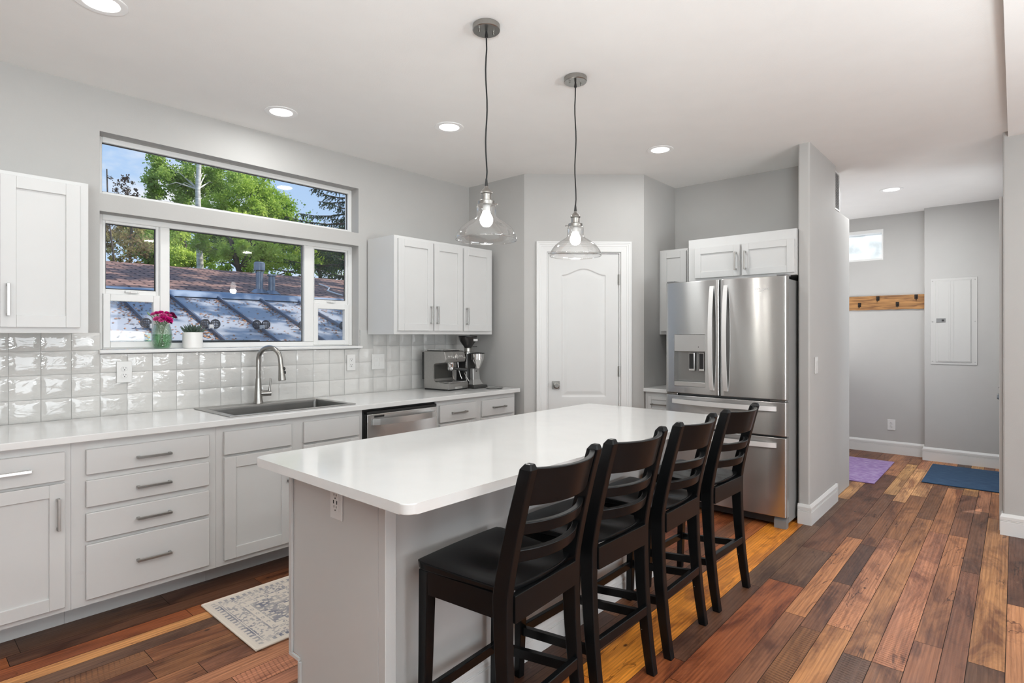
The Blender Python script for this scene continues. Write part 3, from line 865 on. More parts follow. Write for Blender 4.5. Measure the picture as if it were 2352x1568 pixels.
# entry door in the mudroom's right wall, seen edge-on
d2 = thing('door_2', 'white entry door seen edge-on at the mudroom right wall', 'door', (5.85, 0.062, 0))
d2['kind'] = 'structure'
mb = MB()
mb.box(5.245, 5.335, 0.062, 0.082, 0, 2.34, 0.003).box(6.305, 6.395, 0.062, 0.082, 0, 2.34, 0.003).box(5.335, 6.305, 0.062, 0.082, 2.235, 2.34, 0.003)
part('door_casing', mb, M_trim, d2)
mb = MB()
for x0, x1, z0, z1 in ((5.36, 5.48, 0.01, 2.23), (6.17, 6.29, 0.01, 2.23), (5.48, 6.17, 0.01, 0.3), (5.48, 6.17, 2.08, 2.23)):
    mb.box(x0, x1, 0.0, 0.045, z0, z1)
ds = part('door_slab', mb, M_door, d2)
part('pane', MB().box(5.475, 6.175, 0.02, 0.024, 0.29, 2.09), M_pane, ds)
mb = MB().cyl((6.02, 0.045, 0.955), (6.02, 0.090, 0.955), 0.010).cyl((6.02, 0.0455, 0.955), (6.02, 0.052, 0.955), 0.028)
mb.tube([(6.02, 0.088, 0.955), (5.98, 0.092, 0.957), (5.92, 0.090, 0.955)], 0.008)
part('lever_handle', mb, M_chrome, ds, 'polished lever handle')
mb = MB().lathe([(0.020, 0), (0.022, 0.012), (0.015, 0.035), (0.024, 0.05), (0.02, 0.062)], (6.02, 0.0455, 0.875), (0, 1, 0), 16)
part('door_stop', mb, M_blackmat, ds, 'small black knob below the lever')

# ------------------------------------------------------------------ cabinets (fronts face -Y in their own frame)
def pull(u, z, L, vertical, yf, M=None, w=0.011, proj=0.030):
    """square bar pull with two posts"""
    mb = MB(M); h = L / 2
    if vertical:
        mb.box(u - w / 2, u + w / 2, yf - proj, yf - proj + 0.010, z - h, z + h, 0.001)
        for s in (-1, 1):
            c = z + s * (h - 0.006); mb.box(u - w / 2, u + w / 2, yf - proj + 0.010, yf, c - 0.006, c + 0.006)
    else:
        mb.box(u - h, u + h, yf - proj, yf - proj + 0.010, z - w / 2, z + w / 2, 0.001)
        for s in (-1, 1):
            c = u + s * (h - 0.006); mb.box(c - 0.006, c + 0.006, yf - proj + 0.010, yf, z - w / 2, z + w / 2)
    return mb
def shaker(x0, x1, z0, z1, yf, rail=0.055, th=0.020, rec=0.009):
    mb = MB(); e = 0.0015
    mb.box(x0, x0 + rail, yf, yf + th, z0, z1, e).box(x1 - rail, x1, yf, yf + th, z0, z1, e)
    mb.box(x0 + rail, x1 - rail, yf, yf + th, z0, z0 + rail, e).box(x0 + rail, x1 - rail, yf, yf + th, z1 - rail, z1, e)
    mb.box(x0 + rail - 0.002, x1 - rail + 0.002, yf + rec, yf + th - 0.002, z0 + rail - 0.002, z1 - rail + 0.002)
    return mb
def slab_front(x0, x1, z0, z1, yf, th=0.020):
    return MB().box(x0, x1, yf, yf + th, z0, z1, 0.0025)

FY = 3.235      # face-frame plane of the base run
DF = 3.215      # door plane
def base_body(x0, x1, root, hollow=False):
    mb = MB()
    if hollow:
        mb.box(x0, x1, FY, FY + 0.02, 0.112, 0.8795).box(x0, x0 + 0.018, FY + 0.02, 3.835, 0.112, 0.8795).box(x1 - 0.018, x1, FY + 0.02, 3.835, 0.112, 0.8795)
        mb.box(x0 + 0.018, x1 - 0.018, FY + 0.02, 3.835, 0.112, 0.13).box(x0, x1, 3.375, 3.835, 0.0005, 0.112)
        return part('body', mb, M_cab, root)
    mb.box(x0, x1, FY, 3.835, 0.112, 0.8795)
    mb.box(x0, x1, 3.375, 3.835, 0.0005, 0.112)
    return part('body', mb, M_cab, root)

g_base = 'white base cabinets along the window wall'
c = thing('base_cabinet', 'white base cabinet with one drawer over a door, at the left edge', 'cabinet', (0.29, 3.5, 0), group=g_base)
base_body(-0.02, 0.5985, c)
dr = part('drawer', slab_front(0.03, 0.575, 0.713, 0.842, DF), M_cab, c); part('handle', pull(0.365, 0.777, 0.18, False, DF), M_steel_light, dr)
dd = part('door', shaker(0.03, 0.575, 0.138, 0.700, DF, 0.057), M_cab, c); part('handle', pull(0.549, 0.566, 0.142, True, DF), M_nickel, dd)

c = thing('base_cabinet', 'white base cabinet of four stacked drawers left of the sink', 'cabinet', (0.92, 3.5, 0), group=g_base)
base_body(0.5995, 1.228, c)
for z0, z1, hz in ((0.7215, 0.838, 0.773), (0.570, 0.693, 0.628), (0.413, 0.541, 0.475), (0.141, 0.395, 0.270)):
    dr = part('drawer', slab_front(0.653, 1.189, z0, z1, DF), M_cab, c)
    part('handle', pull(0.928, hz, 0.150, False, DF), M_nickel, dr)

c = thing('base_cabinet', 'white sink base cabinet with two blank panels over two doors', 'cabinet', (1.69, 3.5, 0), group=g_base)
base_body(1.229, 2.146, c, True)
for x0, x1, hx in ((1.266, 1.650, 1.627), (1.729, 2.115, 1.752)):
    part('blank_panel', slab_front(x0, x1, 0.7165, 0.843, DF), M_cab, c)
    dd = part('door', shaker(x0, x1, 0.142, 0.703, DF, 0.062), M_cab, c)
    part('handle', pull(hx, 0.575, 0.142, True, DF), M_nickel, dd)

c = thing('base_cabinet', 'white base cabinet with two drawers right of the dishwasher', 'cabinet', (3.23, 3.5, 0), group=g_base)
base_body(2.783, 3.675, c)
for x0, x1, hx in ((2.813, 3.193, 3.16), (3.262, 3.650, 3.29)):
    dr = part('drawer', slab_front(x0, x1, 0.711, 0.842, DF), M_cab, c)
    part('handle', pull((x0 + x1) / 2, 0.777, 0.15, False, DF), M_nickel, dr)
    dd = part('door', shaker(x0, x1, 0.138, 0.698, DF), M_cab, c)
    part('handle', pull(hx, 0.575, 0.142, True, DF), M_nickel, dd)

# upper cabinets
def upper_body(x0, x1, y0, z0, z1, root, yb=3.835):
    mb = MB()
    mb.box(x0, x1, y0, y0 + 0.019, z0, z1, 0.001)
    mb.box(x0, x1, y0 + 0.019, yb, z0 + 0.012, z1)
    mb.box(x0, x0 + 0.018, y0 + 0.019, yb, z0, z0 + 0.012).box(x1 - 0.018, x1, y0 + 0.019, yb, z0, z0 + 0.012)
    return part('body', mb, M_cab, root)
c = thing('wall_cabinet', 'white wall cabinet left of the window, at the left edge', 'cabinet', (0.38, 3.68, 1.38), group='white wall cabinets')
upper_body(0.02, 0.723, 3.52, 1.380, 2.138, c, 3.85)
for x0, x1, hx in ((0.055, 0.355, 0.33), (0.386, 0.686, 0.412)):
    dd = part('door', shaker(x0, x1, 1.408, 2.118, 3.50, 0.057), M_cab, c)
    part('handle', pull(hx, 1.536, 0.150, True, 3.50), M_pull, dd)
c = thing('wall_cabinet', 'white three-door wall cabinet above the coffee machine', 'cabinet', (3.14, 3.68, 1.38), group='white wall cabinets')
upper_body(2.603, 3.672, 3.50, 1.377, 2.128, c, 3.84)
for x0, x1, hx in ((2.632, 2.972, 2.946), (2.984, 3.296, 3.008), (3.312, 3.640, 3.336)):
    dd = part('door', shaker(x0, x1, 1.405, 2.106, 3.48, 0.055), M_cab, c)
    part('handle', pull(hx, 1.530, 0.142, True, 3.48), M_pull, dd)

# cabinets on the refrigerator wall: face -X, built in a turned frame (u = -Y, v = +X)
c = thing('wall_cabinet', 'white narrow wall cabinet tucked beside the refrigerator top', 'cabinet', (4.735, 2.412, 0), R(-90), group='white wall cabinets', local=True)
mb = MB().box(0, 0.270, 0, 0.018, 1.376, 2.134, 0.001).box(0, 0.270, 0.018, 0.32, 1.388, 2.134)
part('body', mb, M_cab, c)
dd = part('door', shaker(0.022, 0.262, 1.405, 2.112, -0.02, 0.055), M_cab, c)
part('handle', pull(0.238, 1.53, 0.142, True, -0.02), M_pull, dd)
c = thing('wall_cabinet', 'white two-door cabinet above the refrigerator', 'cabinet', (4.458, 2.010, 0), R(-90), group='white wall cabinets', local=True)
mb = MB().box(0, 0.821, 0, 0.595, 1.812, 2.149)
part('body', mb, M_cab, c)
for u0, u1, hu in ((0.058, 0.420, 0.392), (0.437, 0.809, 0.464)):
    dd = part('door', shaker(u0, u1, 1.830, 2.074, -0.02, 0.05), M_cab, c)
    part('handle', pull(hu, 1.945, 0.14, True, -0.02), M_pull, dd)
c = thing('base_cabinet', 'white narrow base cabinet with a drawer beside the refrigerator', 'cabinet', (4.47, 2.41, 0), R(-90), group='white base cabinets by the refrigerator', local=True)
part('body', MB().box(0.0, 0.28, 0.0, 0.585, 0.11, 0.8795).box(0, 0.28, 0.07, 0.585, 0.0005, 0.11), M_cab, c)
dr = part('drawer', shaker(0.035, 0.262, 0.715, 0.846, -0.02, 0.03), M_cab, c)
part('handle', pull(0.15, 0.778, 0.16, False, -0.02), M_nickel, dr)
dd = part('door', shaker(0.035, 0.262, 0.138, 0.70, -0.02), M_cab, c)
part('handle', pull(0.23, 0.575, 0.142, True, -0.02), M_nickel, dd)
mb = MB().prism([(4.435, 2.413), (4.435, 2.12), (5.058, 2.12), (5.058, 2.413)], 'z', 0.8805, 0.912, bev=0.003)
solo('countertop', 'short white quartz countertop beside the refrigerator', 'countertop', mb, M_quartz, (4.7, 2.27, 0.88))

# long countertop with the sink cut-out
def slab_hole(x0, x1, y0, y1, hx0, hx1, hy0, hy1, z0, z1):
    mb = MB()
    xs = [x0, hx0, hx1, x1]; ys = [y0, hy0, hy1, y1]
    T = [[mb._v((x, y, z1)) for y in ys] for x in xs]; Bt = [[mb._v((x, y, z0)) for y in ys] for x in xs]
    for i in range(3):
        for j in range(3):
            if i == 1 and j == 1: continue
            mb._f([T[i][j], T[i + 1][j], T[i + 1][j + 1], T[i][j + 1]])
            mb._f([Bt[i][j], Bt[i][j + 1], Bt[i + 1][j + 1], Bt[i + 1][j]])
    def side(seq):
        for (a, b) in zip(seq, seq[1:] + seq[:1]):
            mb._f([T[a[0]][a[1]], T[b[0]][b[1]], Bt[b[0]][b[1]], Bt[a[0]][a[1]]])
    side([(0, 0), (1, 0), (2, 0), (3, 0), (3, 1), (3, 2), (3, 3), (2, 3), (1, 3), (0, 3), (0, 2), (0, 1)])
    side([(1, 1), (1, 2), (2, 2), (2, 1)])
    return mb
mb = slab_hole(-0.04, 3.700, 3.190, 3.8435, 1.345, 2.085, 3.290, 3.76, 0.8805, 0.9125)
solo('countertop', 'long white quartz countertop under the window', 'countertop', mb, M_quartz, (1.83, 3.5, 0.88), bevel=0.003)

# sink: drop-in, deep single bowl
c = thing('sink', 'stainless steel single bowl sink set in the long countertop', 'sink', (1.71, 3.53, 0.912))
mb = slab_hole(1.312, 2.118, 3.262, 3.800, 1.352, 2.078, 3.292, 3.700, 0.9130, 0.9185)
part('rim', mb, M_sinksteel, c, bevel=0.002)
mb = MB()
def loop(x0, x1, y0, y1, z, r=0.03, n=5):
    pts = []
    for cx, cyy, a0 in ((x1 - r, y1 - r, 0), (x0 + r, y1 - r, 90), (x0 + r, y0 + r, 180), (x1 - r, y0 + r, 270)):
        for i in range(n + 1):
            a = R(a0 + 90 * i / n); pts.append((cx + r * math.cos(a), cyy + r * math.sin(a), z))
    return pts
secs = [loop(1.3525, 2.0775, 3.2925, 3.6995, 0.916, 0.008), loop(1.356, 2.074, 3.296, 3.696, 0.900, 0.02), loop(1.360, 2.070, 3.30, 3.692, 0.74, 0.03), loop(1.40, 2.03, 3.34, 3.65, 0.715, 0.03)]
rings = [[mb._v(p) for p in s] for s in secs]
for k in range(3):
    n = len(rings[0])
    for i in range(n):
        mb._f([rings[k][i], rings[k][(i + 1) % n], rings[k + 1][(i + 1) % n], rings[k + 1][i]], 0, True)
mb._f(rings[-1])
part('bowl', mb, M_bowl, c, fix=False)
part('drain', MB().lathe([(0.045, 0), (0.045, 0.003), (0.03, 0.004), (0.028, 0.001)], (1.715, 3.50, 0.7152), seg=24), M_nickel, c)

# faucet
c = thing('faucet', 'brushed pull-down gooseneck faucet behind the sink', 'faucet', (1.692, 3.752, 0.919))
def faucet():
    fx, fy = 1.692, 3.752
    dx, dy = 0.46, -0.89            # spout points out over the bowl, turned to the right
    mb = MB().lathe([(0.031, 0), (0.031, 0.004), (0.027, 0.02), (0.0225, 0.09), (0.017, 0.155), (0.0165, 0.165)], (fx, fy, 0.919), (0, 0, 1), 28)
    body = part('body', mb, M_nickel, c)
    path = [(fx, fy, 1.08), (fx, fy, 1.12), (fx, fy, 1.17), (fx, fy, 1.205)]
    r = 0.084; zc = 1.205
    for i in range(1, 17):
        a = math.pi - math.pi * 0.96 * i / 16
        h = r + r * math.cos(a)
        path.append((fx + dx * h, fy + dy * h, zc + r * math.sin(a)))
    tx, ty, tz = path[-1]
    path.append((tx + dx * 0.004, ty + dy * 0.004, tz - 0.035))
    part('spout', MB().tube(path, 0.0148, 18), M_nickel, c)
    e = Vector(path[-1])
    dv = Vector((dx * 0.10, dy * 0.10, -1)).normalized()
    head = MB().lathe([(0.0150, 0), (0.0165, 0.02), (0.020, 0.06), (0.0245, 0.104), (0.0225, 0.109)], e, dv, 24)
    h = part('spray_head', head, M_nickel, c)
    btn = MB()
    side = Vector((0.89, 0.46, 0)) * 0.6 + Vector((dx, dy, 0)) * -0.0
    nrm = Vector((0.75, -0.66, 0)).normalized()
    for k in (0.030, 0.055):
        btn.sphere(e + dv * k + nrm * (0.0165 + k * 0.07), 0.0085, 12, 8, 0, (1, 1, 1.35))
    part('button', btn, M_blackmat, h, 'black spray buttons')
    mb = MB().cyl((fx + 0.015, fy - 0.006, 0.983), (fx + 0.075, fy - 0.02, 0.983), 0.019, seg=20)
    part('valve', mb, M_nickel, c)
    mb = MB().tube([(fx + 0.066, fy - 0.018, 0.996), (fx + 0.069, fy - 0.02, 1.03), (fx + 0.074, fy - 0.018, 1.068), (fx + 0.073, fy - 0.016, 1.082)], [0.009, 0.0065, 0.0055, 0.004], 10)
    part('lever', mb, M_nickel, c)
faucet()

# dishwasher
c = thing('dishwasher', 'stainless steel dishwasher between sink cabinet and drawers', 'dishwasher', (2.465, 3.5, 0))
part('body', MB().box(2.150, 2.780, 3.245, 3.82, 0.11, 0.878).box(2.150, 2.780, 3.31, 3.82, 0.001, 0.11), M_blackmat, c)
ft = part('door', MB().box(2.168, 2.772, 3.205, 3.243, 0.115, 0.842, 0.003, 2), M_steel, c)
hp = []
hb = MB()
for i in range(13):
    s = i / 12; x = 2.205 + (2.748 - 2.205) * s
    yb = 3.2 - 0.038 * math.sin(math.pi * s) ** 0.6
    hp.append([(x, yb, 0.770), (x, yb - 0.008, 0.770), (x, yb - 0.008, 0.812), (x, yb, 0.812)])
hb.loft(hp, 0, False)
part('handle', hb, M_steel_light, ft)
part('badge', MB().box(2.222, 2.302, 3.2035, 3.206, 0.818, 0.831), M_blackmat, ft, 'small dark control badge')
part('control_strip', MB().box(2.170, 2.772, 3.208, 3.25, 0.8435, 0.862, 0.002), M_blackmat, c)

# ------------------------------------------------------------------ island
c = thing('kitchen_island', 'pale grey-white island base with an outlet in its near end', 'island', (2.1, 1.82, 0))
IX, IY0, IY1 = 1.0855, 1.505, 2.118
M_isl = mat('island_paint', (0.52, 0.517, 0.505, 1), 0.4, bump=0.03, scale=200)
mb = MB().box(1.110, 3.06, 1.548, 2.095, 0.10, 0.8805).box(1.11, 3.06, 1.548, 2.03, 0.001, 0.10)
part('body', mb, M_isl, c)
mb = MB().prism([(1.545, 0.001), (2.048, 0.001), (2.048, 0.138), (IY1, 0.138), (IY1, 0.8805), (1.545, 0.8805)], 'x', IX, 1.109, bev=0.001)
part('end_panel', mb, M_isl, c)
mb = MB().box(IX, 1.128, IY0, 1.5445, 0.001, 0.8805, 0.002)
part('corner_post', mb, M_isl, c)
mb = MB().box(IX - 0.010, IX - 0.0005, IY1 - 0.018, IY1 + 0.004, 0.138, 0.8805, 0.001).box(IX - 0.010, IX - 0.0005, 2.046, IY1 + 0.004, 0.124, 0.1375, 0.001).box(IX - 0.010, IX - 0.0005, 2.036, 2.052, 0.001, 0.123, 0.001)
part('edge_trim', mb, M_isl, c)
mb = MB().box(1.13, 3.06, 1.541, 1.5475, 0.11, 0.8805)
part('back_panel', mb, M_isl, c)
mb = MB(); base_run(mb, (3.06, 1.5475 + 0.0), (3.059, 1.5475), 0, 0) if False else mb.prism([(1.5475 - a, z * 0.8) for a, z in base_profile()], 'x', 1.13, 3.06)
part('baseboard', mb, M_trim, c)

def rounded_rect(x0, x1, y0, y1, r, n=8):
    pts = []
    for cx, cyy, a0 in ((x1 - r, y1 - r, 0), (x0 + r, y1 - r, 90), (x0 + r, y0 + r, 180), (x1 - r, y0 + r, 270)):
        for i in range(n + 1):
            a = R(a0 + 90 * i / n); pts.append((cx + r * math.cos(a), cyy + r * math.sin(a)))
    return pts
mb = MB().prism(rounded_rect(0.949, 3.195, 1.219, 2.144, 0.035), 'z', 0.8815, 0.9125, smooth=True, bev=0.0035, seg=3)
solo('countertop', 'large white quartz island top with rounded corners', 'countertop', mb, M_quartz, (2.07, 1.68, 0.8815))

# ------------------------------------------------------------------ outlets and switches (local frame faces -Y, plate back at v=0)
def plate(root, w, h):
    mb = MB().box(-w / 2, w / 2, -0.006, -0.0005, -h / 2, h / 2, 0.002, 2)
    return part('plate', mb, M_plate, root)
def slots(mb, z):
    mb.box(-0.0085, -0.0065, -0.0095, -0.0085, z + 0.001, z + 0.009).box(0.0055, 0.0075, -0.0095, -0.0085, z + 0.001, z + 0.008)
    mb.cyl((0, -0.0085, z - 0.007), (0, -0.0097, z - 0.007), 0.0028, seg=10)
def duplex(label, loc, rotz, w=0.075, h=0.122):
    o = thing('outlet', label, 'outlet', loc, rotz, local=True)
    plate(o, w, h)
    for s in (-1, 1):
        f = part('socket', MB().lathe([(0.0172, 0), (0.0172, 0.002), (0.016, 0.0028)], (0, -0.006, s * 0.0195), (0, -1, 0), 24, squash=(1, 0.86)), M_plate, o)
        mb = MB(); slots(mb, s * 0.0195); part('slot', mb, M_slot, f)
    part('screw', MB().cyl((0, -0.0055, 0), (0, -0.0072, 0), 0.003, seg=10), M_plate, o)
    return o
def decora(label, loc, rotz, rocker=False, gangs=1, usb=False):
    o = thing('light_switch' if rocker else 'outlet', label, 'light switch' if rocker else 'outlet', loc, rotz, local=True)
    w = 0.074 if gangs == 1 else 0.122
    plate(o, w, 0.122)
    for g in range(gangs):
        cx = 0 if gangs == 1 else (-0.023 + 0.046 * g)
        if rocker:
            mb = MB().prism([(-0.0062, -0.033), (-0.0085, -0.033), (-0.0068, 0), (-0.0105, 0.033), (-0.0062, 0.033)], 'x', cx - 0.0165, cx + 0.0165)
            part('rocker', mb, M_plate, o)
        else:
            f = part('socket', MB().box(cx - 0.0165, cx + 0.0165, -0.0085, -0.0055, -0.033, 0.033, 0.001), M_plate, o)
            for s in (-1, 1):
                mb = MB(); slots(mb, s * 0.021); part('slot', mb, M_slot, f)
            if usb:
                for a in (-0.013, 0.008): part('usb_port', MB().box(a, a + 0.005, -0.0095, -0.0085, -0.006, 0.006), M_slot, f)
    return o
duplex('white outlet on the tiles left of the window sill vase', (0.9575, 3.8405, 1.158), 0)
decora('white outlet on the tiles right of the faucet', (2.449, 3.8405, 1.159), 0)
decora('white double rocker switch on the tiles left of the coffee machine', (2.697, 3.8405, 1.157), 0, True, 2)
decora('white outlet on the near end of the island under its top', (IX - 0.0005, 1.787, 0.783), R(-90), usb=True)
decora('white light switch on the partition wall by the refrigerator', (4.648, 1.1065, 1.146), 0, True)
duplex('white outlet low on the mudroom wall', (7.8195, 1.069, 0.335), R(-90), 0.078, 0.124)

# ------------------------------------------------------------------ refrigerator (local: u across the front, v into the wall)
fr = thing('refrigerator', 'stainless steel french door refrigerator with two bottom drawers', 'refrigerator', (4.245, 2.110, 0), R(-90), local=True)
def bulge(u):
    s = (u - 0.457) / 0.457
    return -0.020 * (1 - s * s)
def edge_round(u, a, b, r=0.012):
    d = min(u - a, b - u)
    return 0.010 * (1 - math.sqrt(max(0, 1 - (1 - min(1, d / r)) ** 2)))
def fpanel(u0, u1, z0, z1, ucuts=(), zcuts=(), hole=None):
    U = sorted(set([u0, u0 + .002, u0 + .005, u0 + .012, u1 - .012, u1 - .005, u1 - .002, u1] + list(ucuts) + [round(u0 + (u1 - u0) * i / 14, 5) for i in range(1, 14)]))
    Z = sorted(set([z0, z0 + .002, z0 + .006, z1 - .006, z1 - .002, z1] + list(zcuts)))
    holes = set()
    if hole:
        for i in range(len(U) - 1):
            for j in range(len(Z) - 1):
                um = (U[i] + U[i + 1]) / 2; zm = (Z[j] + Z[j + 1]) / 2
                if hole[0] < um < hole[1] and hole[2] < zm < hole[3]: holes.add((i, j))
    return MB().grid_solid(U, Z, lambda u, z: bulge(u) + edge_round(u, u0, u1) + edge_round(z, z0, z1, 0.006) * 0.6, 0.062, holes)
HU0, HU1, HZ0, HZ1 = 0.078, 0.336, 0.968, 1.377
dl = part('door', fpanel(0.003, 0.4435, 0.912, 1.790, (HU0, HU1), (HZ0, HZ1), (HU0, HU1, HZ0, HZ1)), M_steel, fr)
drr = part('door', fpanel(0.4505, 0.913, 0.912, 1.790), M_steel, fr)
du = part('drawer', fpanel(0.003, 0.913, 0.656, 0.896), M_steel, fr)
dw = part('drawer', fpanel(0.003, 0.913, 0.085, 0.645), M_steel, fr)
part('body', MB().box(0.008, 0.906, 0.075, 0.78, 0.03, 1.772, 0.004).box(0.02, 0.90, 0.062, 0.075, 0.09, 1.77), M_fridgeside, fr)
def strap(path, w, th, axis):
    """flat bowed handle; path of (u,v,z); wide across `axis`"""
    secs = []
    for (u, v, z) in path:
        if axis == 'u': secs.append([(u - w / 2, v, z), (u + w / 2, v, z), (u + w / 2, v + th, z), (u - w / 2, v + th, z)])
        else: secs.append([(u, v, z - w / 2), (u, v, z + w / 2), (u, v + th, z + w / 2), (u, v + th, z - w / 2)])
    return MB().loft(secs, 0, False)
def bow(s, d): return -d * math.sin(math.pi * s) ** 0.75
for u, root in ((0.394, dl), (0.500, drr)):
    path = [(u - 0.004, bulge(u) - 0.010 + bow(i / 18, 0.040), 0.952 + 0.790 * i / 18) for i in range(19)]
    h = strap(path, 0.030, 0.010, 'u')
    for z in (0.957, 1.732): h.box(u - 0.016, u + 0.010, bulge(u) - 0.006, bulge(u) + 0.006, z - 0.006, z + 0.008)
    part('handle', h, M_strap, root)
for z, root in ((0.848, du), (0.590, dw)):
    path = []
    for i in range(19):
        s = i / 18; u = 0.064 + 0.782 * s
        path.append((u, bulge(u) - 0.010 + bow(s, 0.034), z))
    h = strap(path, 0.034, 0.010, 'z')
    for u in (0.070, 0.840): h.box(u - 0.008, u + 0.008, bulge(u) - 0.008, bulge(u) + 0.008, z - 0.017, z + 0.017)
    part('handle', h, M_strap, root)
# ice and water dispenser
mb = MB()
q = (HU0 + 0.001, HU1 - 0.001, HZ0 + 0.001, HZ1 - 0.001)
f0 = -0.012
mb.box(q[0], q[1], -0.0085, 0.055, 1.243, q[3], 0.002)
dp = part('dispenser', mb, M_steel_light, dl, 'ice and water dispenser with two dark paddles')
mb = MB().box(q[0], q[0] + 0.006, -0.006, 0.0595, 1.005, 1.2425).box(q[1] - 0.006, q[1], -0.006, 0.0595, 1.005, 1.2425).box(q[0] + 0.006, q[1] - 0.006, 0.052, 0.0595, 1.005, 1.2425)
part('dispenser_recess', mb, mat('dispenser_recess_grey', (0.30, 0.295, 0.285, 1), 0.35, 0.8), dl)
part('drip_ledge', MB().box(q[0], q[1], -0.010, 0.058, q[2], 1.004, 0.003), M_steel_light, dl)
for a, b in ((0.186, 0.231), (0.268, 0.311)):
    mb = MB().box(a, b, 0.022, 0.034, 1.092, 1.232, 0.002)
    pd = part('paddle', mb, M_chrome, dl)
    part('paddle_face', MB().box(a + 0.004, b - 0.005, 0.0205, 0.0225, 1.106, 1.227), M_blackmat, dl)
part('indicator', MB().cyl((0.279, -0.0105, 1.278), (0.279, -0.008, 1.278), 0.0035, seg=10), M_blackmat, dl)
# hinge covers, base grille, feet
for a, b in ((0.845, 0.908), (0.008, 0.07)): part('hinge_cover', MB().box(a, b, 0.006, 0.12, 1.7905, 1.803, 0.003), M_greyplastic, fr)
for a, b in ((0.80, 0.908), (0.008, 0.10)): part('hinge', MB().box(a, b, 0.004, 0.06, 0.8975, 0.9105, 0.002), M_nickel, fr)
part('base_grille', MB().box(0.09, 0.82, 0.045, 0.0745, 0.025, 0.083), M_blackmat, fr)
for a, b in ((0.824, 0.905), (0.01, 0.086)):
    mb = MB().prism([(0.022, 0.0), (0.022, 0.055), (0.045, 0.082), (0.0745, 0.082), (0.0745, 0.0)], 'x', a, b)
    part('foot', mb, M_greyplastic, fr)
# raised maker's mark on the right door: word with a swoosh ring
def text_mesh(body, size, depth):
    cu = bpy.data.curves.new('mark', 'FONT'); cu.body = body; cu.size = size; cu.extrude = depth; cu.shear = 0.18
    cu.align_x = 'CENTER'
    o = bpy.data.objects.new('mark', cu); COL.objects.link(o)
    dg = bpy.context.evaluated_depsgraph_get()
    me = bpy.data.meshes.new_from_object(o.evaluated_get(dg))
    bpy.data.objects.remove(o); bpy.data.curves.remove(cu)
    return me
tm = text_mesh('Whirlpool', 0.0225, 0.0012)
UL, ZL = 0.752, 1.694
mb = MB()
vsm = [mb._v((UL + v.co.x, bulge(UL) - 0.0012 - v.co.z, ZL + v.co.y)) for v in tm.vertices]
for pgn in tm.polygons: mb._f([vsm[i] for i in pgn.vertices])
sw = []
for i in range(22):
    a = R(200 + 330 * i / 21)
    sw.append((UL - 0.026 + 0.022 * math.cos(a) - 0.006 * math.sin(a), bulge(UL) - 0.0010, ZL + 0.004 + 0.014 * math.sin(a) - 0.006 * math.cos(a)))
mb.tube(sw, [0.0003 + 0.0014 * math.sin(math.pi * i / 21) for i in range(22)], 6)
part('logo', mb, M_plate, drr, 'small raised chrome word mark', fix=False)

